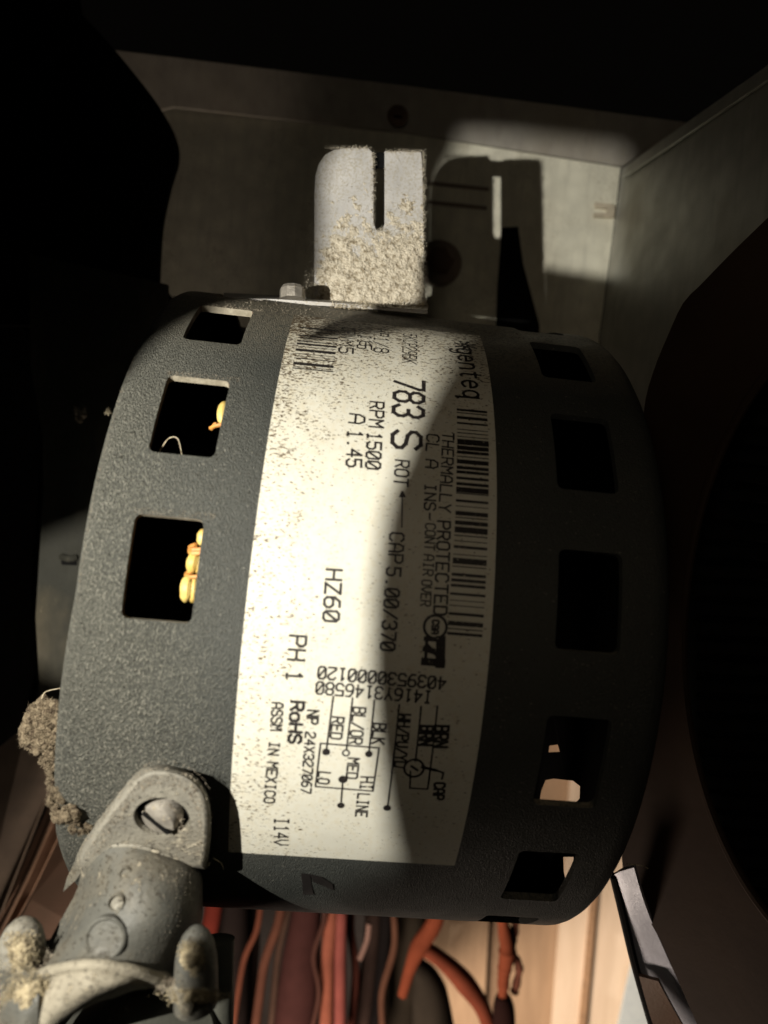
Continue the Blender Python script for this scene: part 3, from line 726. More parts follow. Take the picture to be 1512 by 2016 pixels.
def crust(name, parent, m, x0, x1, y0, y1, zf, hf, step=2.2, inside=lambda x, y: True):
    nx_ = int((x1 - x0) / step); ny_ = int((y1 - y0) / step); v = []; f = []; idx = {}
    for j in range(ny_ + 1):
        for i in range(nx_ + 1):
            x = x0 + (x1 - x0) * i / nx_; y = y0 + (y1 - y0) * j / ny_
            q = Vector((x * .055, y * .055, 1.7)); n1 = mn.fractal(q, .7, 2.2, 4); n2 = mn.noise(Vector((x * .32, y * .32, 4))); 
            h = hf(x, y) + .55 * n1 + .28 * n2
            if not inside(x, y): h = -1
            v.append(at(x + rnd.uniform(-.5, .5), y + rnd.uniform(-.5, .5), zf(x, y)) + VIEW * max(h, -.25)); idx[i, j] = (len(v) - 1, h)
    for j in range(ny_):
        for i in range(nx_):
            c4 = [idx[i, j], idx[i + 1, j], idx[i + 1, j + 1], idx[i, j + 1]]
            if max(c[1] for c in c4) > -.2 and min(c[1] for c in c4) > -.9: f.append([c[0] for c in c4])
    o = build(name, v, f, m, parent, smooth=False); fix_view(o); return o
def fix_view(o):
    vd = Vector((VIEW[0], VIEW[2], -VIEW[1]))
    if sum(p.normal.dot(vd) for p in o.data.polygons) < 0: o.data.flip_normals()
crust('lint_crust', tb, LINTT, 622, 836, 330, 606, lambda x, y: ZT, lambda x, y: -.62 + 1.15 * min(1, max(0, (y - 330) / 200)) - (.5 if x < 655 else 0) * min(1, (655 - x) / 25 if x < 655 else 0), inside=lambda x, y: not (733 < x < 759 and y < 457) and x < 834 + (y > 560) * 6)
sites = []
for _ in range(5200):           # lint thickest low on the tab
    y = 600 - abs(rnd.gauss(0, 1)) * 95; x = rnd.uniform(600, 834) if rnd.random() < .75 else rnd.gauss(790, 25)
    if y < 296 or x > 835 or (733 < x < 759 and y < 456): continue
    if rnd.random() < .55 and y < 440: continue
    sites.append((at(x, y, ZT - .1), VIEW))
fibres('lint', sites, LINTT, tb, (.35, 1.25), .042, 1.3, .12)
sites = []
for _ in range(2300):
    k = rnd.random()
    if k < .42: x, y = 833 + rnd.gauss(0, 1.2), rnd.uniform(300, 600)
    elif k < .66: x, y = 734 + rnd.gauss(0, 1), rnd.uniform(300, 456)
    elif k < .74: x, y = rnd.uniform(735, 758), 455 + rnd.gauss(0, 2)
    elif k < .86: x, y = rnd.uniform(640, 731), 292
    else: x, y = rnd.uniform(758, 828), 299
    sites.append((at(x, y, ZT + rnd.uniform(-.3, 1)), VIEW + M.T @ np.array([.8, 0, 0])))
fibres('edge_lint', sites, LINTT, tb, (.2, 1.15), .04, 1.0, 0)
sites = [(at(rnd.uniform(650, 842), 603 + rnd.gauss(0, 3) + 0 * 1, rnd.uniform(149.5, 151)), VIEW + M.T @ np.array([0, -.6, 0])) for _ in range(1100)]
fibres('foot_lint', sites, LINT, tb, (.2, .9), .055, 1.0, .2)

# ------------------------------------------------------------------ LOWER LEFT MOUNTING ARM
arm = thing('support_arm', 'grey cast support arm screwed onto the lower left of the motor, dusted tan', 'support arm', at(260, 1700, 108))
# pad
out_ = spline([(404, 1712), (412, 1665), (413, 1600), (400, 1553), (365, 1522), (314, 1511), (276, 1521), (240, 1560), (208, 1602), (176, 1645), (150, 1700), (172, 1720), (262, 1712), (340, 1716), (404, 1712)], 72)[:-1]
cxp, cyp = 320, 1625
loops = [(1.03, -.4), (1.0, 3.0), (.975, 4.0), (.93, 4.7), (.88, 4.9), (.70, 4.8), (.5, 4.7)]
v = []; f = []; n = len(out_)
for s_, h in loops:
    for (x, y) in out_:
        X, t = hit(cxp + (x - cxp) * s_, cyp + (y - cyp) * s_, R + max(h, 0)); v.append(cyl(X, t, R + h))
for i in range(len(loops) - 1):
    for j in range(n): k = (j + 1) % n; f.append((i * n + j, i * n + k, (i + 1) * n + k, (i + 1) * n + j))
f.append(tuple((len(loops) - 1) * n + j for j in range(n)))
pad = build('pad', v, f, ARMTOP, arm, sharp=60)
cx_, ct_ = hit(318, 1612, R + 4.8); c0 = cyl(cx_, ct_, R + 4.8); nr = cyl(0, ct_, 1.); ex = np.array([1., 0, 0]); et = np.cross(nr, ex)
ct1 = rings(lambda i, p: c0 + nr * [4, -3.2][i] + ex * math.cos(p) * 4.2 + et * math.sin(p) * 3.9, 2, 28); cutter = build('cutter', ct1[0], ct1[1], BLACK, None, smooth=False)
boolean_cut(pad, cutter)
# screw, tilted, with a slot
cs = c0 - nr * .9 - ex * .6 - et * .85; ns = nr - .10 * et - .30 * ex; ns /= np.linalg.norm(ns); e1 = np.cross(ns, [0, 1, 0]); e1 /= np.linalg.norm(e1); e2 = np.cross(ns, e1)
v, f = rings(lambda i, p: cs + ns * [-2.5, -.2, .5, .9, 1.0][i] + (e1 * math.cos(p) + e2 * math.sin(p)) * [3.0, 3.0, 2.7, 1.6, .1][i], 5, 32)
screw = build('screw', v, f, STEEL, arm)
sd = np.array([.88, .52, .2]); sd -= sd @ ns * ns; sd /= np.linalg.norm(sd); sp_ = np.cross(ns, sd)
def boxat(c, a, b, cc, la, lb, lc):
    P = [c + a * la * i + b * lb * j + cc * lc * k for i in (-1, 1) for j in (-1, 1) for k in (-1, 1)]
    return P, [(0, 1, 3, 2), (4, 6, 7, 5), (0, 4, 5, 1), (2, 3, 7, 6), (0, 2, 6, 4), (1, 5, 7, 3)]
v, f = boxat(cs + ns * .9, sd, sp_, ns, 5, .5, .9); cutter = build('cutter', v, f, BLACK, None, smooth=False); boolean_cut(screw, cutter)
v, f = boxat(cs + ns * .93, sd, sp_, ns, 2.55, .42, .12); build('slot', v, f, BLACK, screw, smooth=False)  # black bar in the cut paints the slot's shade
v, f = rings(lambda i, p: c0 - nr * [2.2, 2.0][i] + (ex * math.cos(p) + et * math.sin(p)) * 4.3, 2, 24); build('recess', v, f, BLACK, arm)

def loft(rows, nu, nv, thick):
    g = [spline(r, nu) for r in rows]           # each row: list of (px,py,z)
    g = np.array(g); cols = [spline(g[:, i], nv) for i in range(nu)]
    P = np.array([[at(*cols[i][j]) for i in range(nu)] for j in range(nv)])
    du = np.gradient(P, axis=1); dv = np.gradient(P, axis=0); nn = np.cross(du, dv); nn /= np.linalg.norm(nn, axis=2)[..., None] + 1e-9
    if (nn.reshape(-1, 3) @ VIEW).mean() > 0: nn = -nn
    Q = P + nn * thick; v = list(P.reshape(-1, 3)) + list(Q.reshape(-1, 3)); f = []; o_ = nu * nv
    for j in range(nv - 1):
        for i in range(nu - 1):
            a = j * nu + i; f.append((a, a + 1, a + nu + 1, a + nu)); f.append((o_ + a, o_ + a + nu, o_ + a + nu + 1, o_ + a + 1))
    for j in range(nv - 1):
        for i in (0, nu - 1): a = j * nu + i; f.append((a, a + nu, o_ + a + nu, o_ + a))
    for i in range(nu - 1):
        for j in (0, nv - 1): a = j * nu + i; f.append((a, o_ + a, o_ + a + 1, a + 1))
    return v, f, P
rows = [[(164, 1684, 108.5), (205, 1668, 106.2), (262, 1665, 105.3), (330, 1684, 106.5), (384, 1708, 109), (398, 1722, 116)],
        [(160, 1712, 109), (205, 1696, 105), (262, 1692, 103.4), (330, 1702, 104.5), (386, 1722, 108), (400, 1740, 116)],
        [(149, 1757, 108), (195, 1748, 102.5), (262, 1744, 100), (330, 1746, 101.5), (385, 1758, 106.5), (399, 1775, 115)],
        [(109, 1830, 106), (165, 1822, 99.5), (240, 1816, 97), (315, 1816, 98.5), (375, 1818, 104), (394, 1822, 113)],
        [(72, 1902, 102), (118, 1888, 97), (182, 1880, 95), (262, 1890, 96.5), (322, 1912, 101), (350, 1925, 110)],
        [(69, 1914, 100.5), (118, 1902, 94.6), (182, 1896, 92.6), (262, 1906, 94.4), (318, 1924, 98.8), (340, 1935, 108)]]
v, f, SP = loft(rows, 36, 40, 1.6)
saddle = build('saddle', v, f, ARM, arm, sharp=60)
# rim along the crease
v, f = tube([at(x, y, z - .05) for x, y, z in rows[0][:5]], .34, 8, 40); build('crease_rim', v, f, ARMTOP, arm)
def sp_point(px, py):           # nearest point of the saddle to a line of sight
    d = M.T @ np.array([(px - 756) / FPX, (py - 1008) / FPX, 1.]); d /= np.linalg.norm(d)
    Q = SP.reshape(-1, 3) - CAM; t = Q @ d; k = np.linalg.norm(Q - t[:, None] * d, axis=1).argmin(); return CAM + d * t[k]
def disc_on(px, py, rad, h, ring_w, name, m, seg=28):
    c = sp_point(px, py); e1 = M.T @ np.array([1, .12, .0]); e2 = M.T @ np.array([-.1, .93, -.25]); nn = np.cross(e1, e2); nn *= -1 if nn @ VIEW < 0 else 1; nn /= np.linalg.norm(nn)
    rr = [rad, rad, rad - ring_w * .5, rad - ring_w, rad - ring_w * 1.3]; hh = [-1.4, h * .3 + .1, h + .2, h * .3 + .08, h * .15 + .1]
    v, f = rings(lambda i, p: c + nn * hh[i] + (e1 * math.cos(p) + e2 * math.sin(p)) * rr[i], 5, seg)
    return build(name, v, f, m, arm)
disc_on(208, 1847, 2.85, .16, .55, 'embossed_disc', ARM)
disc_on(231, 1776, 1.25, .55, .35, 'cast_button', ARMTOP, 16)
disc_on(248, 1720, 1.0, .22, .4, 'cast_button', ARM, 14)
# lower flange, silt coated, below the ridge
rows2 = [[(69, 1914, 100.2), (118, 1902, 94.2), (182, 1896, 92.2), (262, 1906, 94.0), (322, 1927, 98.4), (340, 1936, 104)],
         [(58, 1945, 97), (105, 1940, 91.8), (170, 1936, 90.2), (235, 1935, 91.5), (275, 1939, 95), (300, 1945, 100)],
         [(45, 1990, 95), (85, 1990, 90.8), (125, 1982, 89.8), (180, 1968, 91), (232, 1952, 94.5), (262, 1951, 99)],
         [(20, 2070, 95), (60, 2060, 91.5), (88, 2036, 91), (135, 2004, 91.8), (190, 1974, 94.5), (225, 1965, 99)]]
v, f, _p = loft(rows2, 36, 24, 1.2); build('lower_flange', v, f, ARMDIRTY, arm, sharp=60)
v, f = tube([at(60, 1926, 98), at(110, 1909, 93.6), (at(182, 1900, 91.9)), at(262, 1911, 93.7), at(324, 1931, 97.8), at(352, 1944, 99)], .75, 10, 50, wob=.06); build('ridge', v, f, ARMDIRTY, arm)
# wedge of the arm's side behind the barrel
v, f = plate([(176, 1662, 110), (188, 1655, 110), (172, 1700, 110.5), (150, 1732, 111), (124, 1756, 111.5), (132, 1728, 111.2), (150, 1690, 110.6)], 1.2); build('side_wedge', v, f, ARM, arm, smooth=False)
# clamp ears
def ear(px, pt, pb, wpx, z, nm):
    ax = at(px, pb, z); tp_ = at(px, pt, z); up_ = tp_ - ax; L = np.linalg.norm(up_); up_ /= L; rr = wpx / FPX * z / 2
    ex_ = M.T @ np.array([1., 0, 0]); ez = M.T @ np.array([0, 0, 1.])
    prof_ = [(0, 1.06), (.15, 1.05), (.4, 1.04), (.6, .99), (.75, .88), (.87, .68), (.95, .42), (1, .08)]
    v, f = rings(lambda i, p: ax + up_ * L * prof_[i][0] + (ex_ * math.cos(p) + ez * math.sin(p) * 1.15) * rr * prof_[i][1], 8, 24)
    e_ = build(nm, v, f, ARM if px > 200 else ARMTOP, arm, sharp=70)
    return ax, up_, L, rr
ears = [ear(386, 1823, 1975, 80, 99, 'clamp_ear'), ear(42, 1808, 1935, 84, 101, 'clamp_ear')]
v, f, _p = loft([[(330, 1920, 99), (360, 1935, 97), (400, 1945, 96), (425, 1948, 99)], [(318, 1935, 98), (355, 1957, 95), (395, 1972, 94.5), (422, 1966, 98)]], 16, 8, 3); build('clamp_flange', v, f, ARMDIRTY, arm)
v, f, _p = loft([[(-40, 1905, 98), (0, 1912, 97), (40, 1920, 96), (78, 1912, 96)], [(-40, 1960, 96), (0, 1970, 93), (40, 1975, 91), (75, 1960, 91)], [(-40, 2060, 96), (0, 2060, 92), (40, 2060, 90), (75, 2050, 91)]], 20, 16, 3); build('clamp_flange', v, f, ARM, arm)
# grommet below
c0 = at(235, 2135, 112); a_ = M.T @ np.array([.35, .2, -.2])
v, f = tube([at(230, 2100, 118), at(300, 2075, 106), at(330, 2062, 103)], 10.5, 40, 12, rads=[11.5, 11.3, 11, 8]); build('grommet', v, f, GROM, arm)
v, f = tube([at(425, 1850, 116), at(422, 1960, 114), at(420, 2060, 112)], 3.2, 16, 12); build('bracket_leg', v, f, GROM, arm)
# dust on the arm
def surf_fib(name, cx, cy, sx, sy, z, n, m, ln=(.2, .7), wd=.06, nrm=VIEW, clip=None):
    s_ = []
    while len(s_) < n:
        x = rnd.gauss(cx, sx); y = rnd.gauss(cy, sy)
        if clip and not clip(x, y): continue
        s_.append((at(x, y, z(x, y) if callable(z) else z), nrm))
    return fibres(name, s_, m, arm, ln, wd, .9, .35)
def ear_z(e_, px):
    return lambda x, y: 0
for (px, cy, z, m) in ((376, 1885, 95.6, LINTY), (40, 1872, 96.9, LINTY)):
    rr = 39 if px > 200 else 42; c_ = 386 if px > 200 else 42
    sx = 11 if px > 200 else 15
    surf_fib('ear_dust', px, cy, sx, 17 if px > 200 else 20, lambda x, y, z=z, c_=c_, rr=rr: z + 3.1 * (1 - math.sqrt(max(0, 1 - ((x - c_) / rr) ** 2))), 1300, m, (.2, .5), .075, clip=lambda x, y, c_=c_, rr=rr: abs(x - c_) < rr * .92 and abs(y - cy) < 40)
def earz(c_, rr, z): return lambda x, y: z + 3.1 * (1 - math.sqrt(max(0, 1 - min(1, ((x - c_) / rr) ** 2))))
crust('ear_crust', arm, LINTY, 352, 412, 1852, 1918, earz(386, 39, 95.4), lambda x, y: .85 - 1.5 * (((x - 376) / 26) ** 2 + ((y - 1888) / 32) ** 2), 1.6)
crust('ear_crust', arm, LINTY, 8, 78, 1832, 1912, earz(42, 42, 96.7), lambda x, y: .55 - 1.5 * (((x - 40) / 30) ** 2 + ((y - 1876) / 34) ** 2), 1.6)
crust('flange_crust', arm, LINTY, 325, 430, 1935, 1990, lambda x, y: 94.4 + abs(x - 385) * .03, lambda x, y: .5 - 1.3 * (((x - 385) / 46) ** 2 + ((y - 1963 - (x - 385) * .12) / 15) ** 2), 1.6)
crust('flange_crust', arm, LINTY, 0, 115, 1925, 2016, lambda x, y: 91.0 + abs(x - 55) * .02, lambda x, y: .5 - 1.3 * (((x - 58) / 50) ** 2 + ((y - 1968) / 38) ** 2), 1.8)
surf_fib('flange_dust', 385, 1962, 24, 7, lambda x, y: 94.6 + abs(x - 385) * .03, 1200, LINTY, (.2, .6), .075)
surf_fib('flange_dust', 335, 1938, 18, 5, 97, 500, LINTG, (.2, .8), .09)
surf_fib('flange_dust', 55, 1968, 26, 22, lambda x, y: 91.6 + abs(x - 55) * .02, 2200, LINTY, (.25, .7), .075)
surf_fib('edge_dust', 85, 1900, 10, 16, 99.5, 260, LINTG, (.4, 1.6), .06)
s_ = []
for _ in range(1500):
    k = rnd.random() * (len(out_) - 1); i = int(k); x, y = out_[i] + (out_[(i + 1) % n - 0 if i + 1 < n else 0] - out_[i]) * (k - i) if i + 1 < n else out_[i]
    if y > 1700: continue
    sc = rnd.uniform(.72, 1.0); X, t = hit(cxp + (x - cxp) * sc, cyp + (y - cyp) * sc, R + 4.8); s_.append((cyl(X, t, R + (4.85 if sc < .9 else 4.2 if sc < .97 else 3)), cyl(0, t, 1)))
fibres('pad_dust', s_, LINTG, arm, (.15, .45), .055, .9, .6)
s_ = []
for _ in range(200):
    a = rnd.uniform(0, 2 * PI); s_.append((cs - ns * .4 + (e1 * math.cos(a) + e2 * math.sin(a)) * rnd.uniform(3.1, 4.0), ns))
fibres('screw_dust', s_, LINTG, arm, (.15, .6), .06, .9, .4)
s_ = []
for _ in range(500):
    i = rnd.randrange(8, 39); j = int(min(35, max(0, rnd.gauss(26, 5)))); p = SP[i][j]; s_.append((p + VIEW * .02, VIEW))
fibres('saddle_dust', s_, LINTG, arm, (.08, .25), .035, .9, .6)
# rolled plug of lint in the gap by the pad
# ------------------------------------------------------------------ lint clumps hanging on the motor's left rim
def clump(label_, pts, n, ln, m, z, group=None, wd=.07):
    base = MB(); k_ = z / FPX; sub = []
    for (x, y, sx, sy) in pts:
        for _ in range(max(2, int(sx * sy / 16))):
            a = rnd.uniform(0, 2 * PI); q = math.sqrt(rnd.random()) * .8; rr_ = rnd.uniform(.22, .4) * min(sx, sy)
            sub.append((x + math.cos(a) * q * sx, y + math.sin(a) * q * sy, rr_, z + 1 + rnd.uniform(-1.2, 1.5)))
    for (x, y, rr_, zz) in sub:
        base.add(*ellipsoid(at(x, y, zz), [M.T @ np.array([rr_ * k_ * rnd.uniform(.8, 1.3), 0, 0]), M.T @ np.array([0, rr_ * k_ * rnd.uniform(.8, 1.3), 0]), M.T @ np.array([0, 0, rr_ * k_ * .9])], 12, 8, .22))
    c0 = at(pts[0][0], pts[0][1], z)
    t_ = thing('lint_clump', label_, 'lint clump', c0)
    core = build('matted_core', base.v, base.f, m, t_, sharp=80)
    s_ = []
    for _ in range(n):
        x, y, rr_, zz = sub[rnd.randrange(len(sub))]; a = rnd.uniform(0, 2 * PI); q = math.sqrt(rnd.random())
        dx, dy = math.cos(a) * q, math.sin(a) * q
        c_ = at(x, y, zz); d = M.T @ np.array([dx, dy, -.9 * math.sqrt(max(0, 1 - q * q))]) * rr_ * k_
        s_.append((c_ + d, M.T @ np.array([dx, dy, -.6])))
    fibres('fibres', s_, m, t_, ln, wd * .7, 1.3, .35)
    return t_
clump('large brown lint clump hanging on the left rim of the motor', [(88, 1402, 32, 30), (72, 1440, 32, 42), (96, 1440, 26, 56), (98, 1495, 20, 32)], 6500, (.2, 1.0), LINTB, 117.5)
clump('crust of grey brown lint along the lower left rim of the motor', [(108, 1535, 16, 34), (112, 1572, 20, 28), (132, 1604, 30, 22), (158, 1630, 26, 12)], 5200, (.15, .6), LINTB, 107.5)
clump('small rust coloured lint knot between the motor and the support arm', [(158, 1652, 12, 9)], 420, (.2, .7), fibre_mat('rusty_lint', (.34, .20, .15), (.28, .16, .12), (.2, .12, .09)), 115)
clump('dim tuft of lint on the plate at upper left of the motor', [(158, 815, 12, 18)], 420, (.3, 1.2), LINTG, 190)
clump('tiny pale lint tuft caught on the motor rim beside the second vent window', [(212, 810, 5, 4)], 150, (.2, .8), LINT, 126)
# loose hairs and fuzz on the shell
s_ = []
for _ in range(700):
    x = rnd.uniform(-36.5, -24); t = rnd.choice([TL - 2 * ST - HH, TL - 2 * ST - HH, TL - ST - HH, TL - HH]) - rnd.uniform(0, .9); s_.append((cyl(x, t, R), cyl(0, t, 1)))
for _ in range(500):
    s_.append((cyl(XE0 + 1.0, rnd.uniform(-60, 40), R - .5), np.array([-1, 0, -.6])))
for _ in range(1300):
    t = -54.5 - abs(rnd.gauss(0, 5)); s_.append((cyl(rnd.uniform(-36, 30), t, R), cyl(0, t, 1)))
for _ in range(500):
    t = rnd.gauss(-46, 8); s_.append((cyl(rnd.uniform(-17, 18), t, R + .15), cyl(0, t, 1)))
fibres('shell_fuzz', s_, LINTG, motor, (.12, .5), .035, .9, .6)
for pts in ([(118, 1355, 120), (90, 1362, 119), (82, 1376, 119)], [(232, 790, 124), (250, 812, 121), (290, 822, 119), (308, 832, 118)], [(420, 1690, 112), (436, 1700, 114), (440, 1712, 116)], [(1232, 1700, 128), (1262, 1704, 128), (1276, 1710, 128)]):
    build('stray_hair', *tube([at(x, y, z - 1) for x, y, z in pts], .08, 5, 16), LINT, motor)
clump('small white fluff beside the right edge of the support arm pad', [(407, 1700, 5, 5)], 140, (.3, .8), LINT, 111)

# ------------------------------------------------------------------ LOWER LEFT BACKGROUND STRIPS
o = build('metal_plate', *plate([(-60, 1470, 255), (60, 1400, 255), (100, 1480, 255), (96, 1555, 255), (0, 1798, 245), (-60, 1900, 242)], 2), GREYB, smooth=False); tag(o, 'flat grey brown plate slanting down at lower left, leftmost of the strips', 'metal plate')
o = build('metal_strip', *plate([(106, 1560, 248), (118, 1600, 246), (118, 1640, 244), (60, 1760, 238), (0, 1870, 230), (-60, 1950, 228), (-60, 1920, 228), (0, 1806, 233)], 2), COPPER, smooth=False); tag(o, 'narrow copper brown metal strip slanting down at lower left', 'metal strip')
o = build('strip_rib', *tube([at(103, 1608, 243), at(55, 1720, 236), at(-20, 1870, 228)], 1.1, 10, 24), COPPER); tag(o, 'thin raised rod lying along the copper brown strip', 'rod')
o = build('metal_plate', *plate([(110, 1600, 256), (200, 1600, 256), (200, 1850, 250), (20, 1850, 250), (60, 1770, 250)], 2), BROWNP, smooth=False); tag(o, 'dark brown plate between the copper strip and the support arm', 'metal plate')

# ------------------------------------------------------------------ LOWER BACKGROUND: cables and boards
def cable(lbl, pts, wpx, col, z, m=None, rads=None, wob=0, name='cable', cat='cable'):
    col = (col[0] * .17, col[1] * .14, col[2] * .14); m_ = m or simple('cable_' + str(len(bpy.data.materials)), col, tuple(c * .75 for c in col), .9, 80, spec=.04)
    P = [at(x, y, z) for x, y in pts]; r_ = wpx / FPX * z / 2
    o = build(name, *tube(P, r_, 14, 36, rads=[r_ * k for k in rads] if rads else None, wob=wob), m_)
    return tag(o, lbl, cat)
cable('rust red cable just right of the support arm, under the motor', [(432, 1700), (418, 1800), (402, 1900), (396, 2080)], 34, (.30, .055, .035), 330)
cable('thick black cable beside the rust red one', [(452, 1700), (460, 1850), (455, 2080)], 62, (.030, .024, .022), 345)
cable('thick dark brown cable second from the rust red one', [(486, 1700), (492, 1850), (470, 2080)], 40, (.035, .026, .022), 365)
cable('thin orange brown wire bending behind the plum cable', [(562, 1740), (548, 1815), (527, 1875), (516, 1925), (496, 2080)], 18, (.23, .11, .07), 335)
cable('thin dark tan wire left of the plum cable', [(590, 1700), (560, 1820), (545, 1900), (530, 2080)], 14, (.16, .11, .08), 345)
cable('thick plum coloured cable with a bend below the motor', [(612, 1700), (603, 1800), (594, 1880), (588, 1960), (575, 2080)], 74, (.115, .05, .045), 340, rads=[.75, .8, 1.0, 1.15, 1.2])
cable('salmon pink cable, left of the twin pair', [(655, 1700), (652, 1800), (645, 1900), (642, 2080)], 28, (.55, .21, .13), 325)
cable('salmon pink cable, right of the twin pair', [(678, 1700), (672, 1800), (670, 1900), (670, 2080)], 24, (.50, .17, .14), 325)
cable('short pale pink wire end hanging right of the salmon pair', [(727, 1818), (723, 1850), (708, 1888)], 11, (.55, .40, .33), 320)
cable('dark brown cable right of the salmon pair', [(736, 1700), (732, 1850), (705, 2080)], 34, (.085, .062, .050), 350)
cable('black cable at the left of the olive cable', [(764, 1700), (758, 1850), (735, 2080)], 26, (.012, .01, .01), 345)
cable('thick olive grey cable in the middle under the motor', [(806, 1700), (800, 1850), (775, 2080)], 74, (.105, .098, .070), 365)
cable('orange wire running left from the fork under the motor', [(880, 1740), (856, 1815), (826, 1862), (808, 1905), (792, 1960)], 27, (.58, .17, .08), 330, rads=[.9, 1.2, 1.3, .9, .7])
cable('orange wire running right from the fork under the motor', [(826, 1862), (870, 1890), (915, 1935), (952, 1990), (975, 2070)], 34, (.50, .15, .08), 332, rads=[.8, .9, 1.2, .9, .7])
cable('olive grey sleeve under the orange fork', [(822, 1895), (845, 1950), (858, 2090)], 76, (.085, .082, .062), 345, rads=[.25, .9, 1.3])
cable('frayed orange wire with a dark connector below it', [(975, 1740), (990, 1815), (998, 1870), (992, 1920), (990, 1965)], 28, (.62, .19, .09), 325, rads=[.9, .8, 1.1, .9, .7], wob=.16)
cable('thin pinkish wire twisted with the frayed orange one', [(1012, 1760), (1015, 1815), (1008, 1870), (1022, 1905), (1012, 1955)], 16, (.45, .20, .13), 328, wob=.2)
cable('dark connector hanging at the end of the frayed orange wire', [(990, 1960), (992, 1990), (994, 2080)], 44, (.05, .022, .018), 325, rads=[.6, 1, 1.1], name='connector', cat='connector')
cable('thin dark orange wire crossing in front of the black cable', [(520, 1700), (508, 1820), (478, 1900), (452, 2080)], 12, (.30, .12, .07), 322)
cable('thin brown wire looping across the plum cable', [(625, 1720), (640, 1800), (618, 1880), (628, 1960), (600, 2080)], 10, (.16, .08, .06), 320)
cable('thin red brown wire behind the salmon pair', [(700, 1700), (690, 1820), (700, 1920), (684, 2080)], 16, (.28, .10, .07), 340)
cable('thin faded orange wire hanging behind the olive cable', [(765, 1720), (778, 1850), (752, 1960), (760, 2080)], 14, (.24, .13, .08), 340)
def board(lbl, pts, z, m, th=4, name='wooden_board', cat='board'):
    o = build(name, *plate([(x, y, z) for x, y in pts], th), m, smooth=False); return tag(o, lbl, cat)
board('pale tan board between the orange fork and the brown gap', [(872, 1300), (990, 1300), (945, 2150), (820, 2150)], 425, TAN)
board('brown board behind the frayed orange wire', [(975, 1300), (1025, 1300), (1000, 2150), (930, 2150)], 432, simple('board_brown', (.22, .14, .085), (.19, .12, .07), .7))
board('tan board right of the frayed orange wire', [(1020, 1300), (1150, 1300), (1080, 2150), (995, 2150)], 428, TAN)
board('cream board with a brown joint, left of its pair', [(1150, 1200), (1222, 1300), (1130, 2150), (1078, 2150)], 422, CREAM)
board('wide cream board beside the pale blue card', [(1222, 1200), (1420, 1200), (1275, 1850), (1200, 2150), (1138, 2150)], 424, CREAM)
board('pale blue card at the bottom right behind the curved metal flange', [(1290, 1700), (1500, 1700), (1500, 2150), (1190, 2150), (1230, 1960)], 418, PALEB, 2, 'card', 'card')
board('brown joint strip between the two cream boards', [(1218, 1200), (1226, 1200), (1142, 2150), (1128, 2150)], 420, simple('joint_brown', (.42, .26, .15)), 2, 'joint_strip', 'strip')
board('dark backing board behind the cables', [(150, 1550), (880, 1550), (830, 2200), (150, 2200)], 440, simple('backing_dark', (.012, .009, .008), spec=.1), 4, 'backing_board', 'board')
# curved metal flange of the housing, lower right
ff = thing('housing_flange', 'curved shiny grey metal flange beneath the lower right of the motor', 'flange', at(1260, 1850, 150))
fr = [(1206, 1724, 1236, 1708, 150), (1222, 1790, 1258, 1782, 153), (1240, 1860, 1290, 1858, 157), (1262, 1940, 1330, 1944, 161), (1290, 2030, 1380, 2030, 166), (1320, 2120, 1422, 2120, 171)]
v, f, _p = loft([[(a, b, z + 2.4), ((a + c) / 2, (b + d) / 2, z), (c + 12, d, z - 3.0)] for a, b, c, d, z in fr], 18, 40, 1.0)
build('bent_sheet', v, f, FLANGE, ff)
v, f, _p = loft([[(1258, 1922, 159), (1296, 1932, 157)], [(1280, 2000, 161), (1322, 1980, 158)], [(1310, 2090, 164), (1368, 2060, 161)]], 8, 16, .8)
build('dark_tab', v, f, BROWNP, ff)
v, f = tube([at(1208, 1724, 152.5), at(1225, 1795, 155), (at(1250, 1900, 160)), at(1287, 2030, 166), at(1310, 2100, 170)], .95, 8, 30); build('black_trim', v, f, BLACK, ff)

# ------------------------------------------------------------------ the torch, out of frame, with hood, mask and flap added to shape its beam
tor = thing('torch', 'torch left of the lens, with black hood, mask and flap added to shape its beam', 'torch', C(LP[0], LP[1], LP[2] - 12))
Z0 = 25.
def dir_of(p):
    q = M @ (np.array(p) - CAM); return ((q[0] - LP[0]) / q[2], (q[1] - LP[1]) / q[2])
def dcyl(px, py):
    x, t = hit(px, py); return dir_of(cyl(x, t))
dirs = [dcyl(240, 745), dcyl(291, 685), dcyl(357, 634), dcyl(410, 608), dir_of(at(560, 562, 158)), dir_of(at(629, 540, ZT)), dir_of(at(629, 360, ZT)), dir_of(at(636, 322, ZT)), dir_of(at(655, 296, ZT)),
        dir_of(at(905, 262, ZW)), dir_of(at(1000, 266, ZW)), dir_of(at(1228, 292, ZW)), dir_of(at(1236, 320, ZW)), dir_of(at(1240, 480, ZW))]
dirs += [dcyl(*p) for p in ((905, 672), (868, 745), (834, 807), (794, 907), (768, 970), (744, 1081), (731, 1215), (728, 1292), (732, 1400), (748, 1522), (762, 1600), (777, 1675))]
dirs += [dcyl(765, 1712), dcyl(722, 1728), dcyl(685, 1755), dcyl(660, 1775), (.60, .95), (.2, .95), (.16, .6), (.14, .36), (.02, .30), (-.10, .25), (-.10, .08), (.10, .0), (.20, -.06)]
inner = [C(LP[0] + a * Z0, LP[1] + b * Z0, Z0) for a, b in dirs]
hx0, hx1, hy0, hy1 = LP[0] - 60, -19., -75., 75.
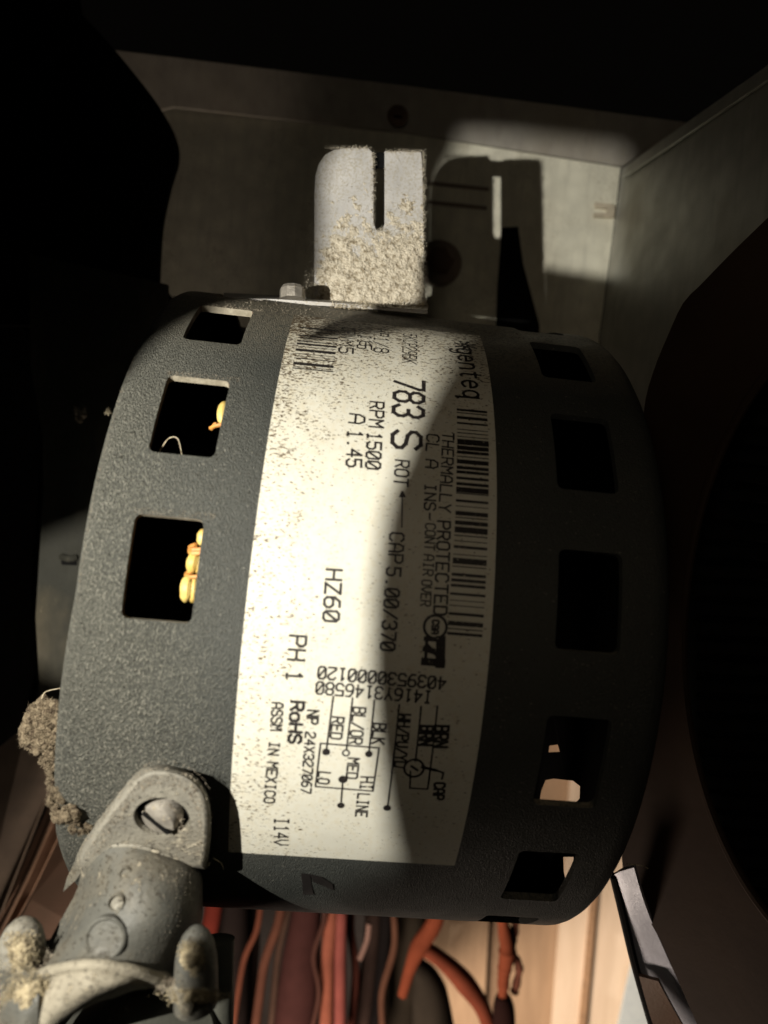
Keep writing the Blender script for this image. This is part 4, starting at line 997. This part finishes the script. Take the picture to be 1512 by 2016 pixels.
def outer_pt(a, b):
    cx0, cy0 = LP[0] + .5 * Z0, LP[1] + .1 * Z0; dx, dy = LP[0] + a * Z0 - cx0, LP[1] + b * Z0 - cy0
    t = min([((hx1 if dx > 0 else hx0) - cx0) / dx if abs(dx) > 1e-9 else 1e9, ((hy1 if dy > 0 else hy0) - cy0) / dy if abs(dy) > 1e-9 else 1e9]); return (cx0 + dx * t, cy0 + dy * t)
outr = [outer_pt(a, b) for a, b in dirs]; n = len(dirs)
th = M.T @ np.array([0, 0, -.3])
v = inner + [C(x, y, Z0) for x, y in outr]; v = v + [p + th for p in v]; f = []
for j in range(n):
    k = (j + 1) % n; f += [(j, k, n + k, n + j), (2 * n + j, 3 * n + j, 3 * n + k, 2 * n + k), (j, 2 * n + j, 2 * n + k, k), (n + j, n + k, 3 * n + k, 3 * n + j)]
build('beam_mask', v, f, TORCH, tor, smooth=False)  # unseen mask, its mouth cut to the outline of the light pool
def wallq(a, b, z0=-12, z1=Z0 + .2):
    return prism([C(a[0], a[1], z0), C(b[0], b[1], z0), C(b[0], b[1], z1), C(a[0], a[1], z1)], [C(a[0] * 1.005, a[1] * 1.005, z0), C(b[0] * 1.005, b[1] * 1.005, z0), C(b[0] * 1.005, b[1] * 1.005, z1), C(a[0] * 1.005, a[1] * 1.005, z1)])
hood = MB(); ca, cb, cc, cd_ = (-125, -40), (-50, -40), (-50, 45), (-125, 45)
for a, b in ((ca, cb), (cb, cc), (cc, cd_), (cd_, ca)): hood.add(*wallq(a, b))
hood.add(*prism([C(*p, -12) for p in (ca, cb, cc, cd_)], [C(*p, -13) for p in (ca, cb, cc, cd_)]))
build('hood', hood.v, hood.f, TORCH, tor, smooth=False)
# small flap added to cut the lower edge of the wall light
ZF = 45.
fl = [dir_of(at(1071, 523, ZW)), dir_of(at(1115, 532, ZW)), dir_of(at(1240, 552, ZW)), dir_of(at(1330, 560, ZW)), (.80, -.29), dcyl(960, 672), dcyl(850, 646), dir_of(at(1040, 700, ZW)), dir_of(at(1040, 622, ZW)), dir_of(at(1069, 600, ZW))]
v, f = prism([C(LP[0] + a * ZF, LP[1] + b * ZF, ZF) for a, b in fl], [C(LP[0] + a * ZF, LP[1] + b * ZF, ZF + .4) for a, b in fl]); build('flap', v, f, TORCH, tor, smooth=False)
a0 = C(LP[0] + .82 * ZF, LP[1] - .32 * ZF, ZF); a1 = C(LP[0] + 1.1 * Z0, LP[1] - .6 * Z0, Z0)
v, f = tube([C(LP[0] + .79 * ZF, LP[1] - .32 * ZF, ZF), C(LP[0] + .95 * 35, LP[1] - .4 * 35, 35), a1], .6, 8, 8); build('flap_stalk', v, f, TORCH, tor)
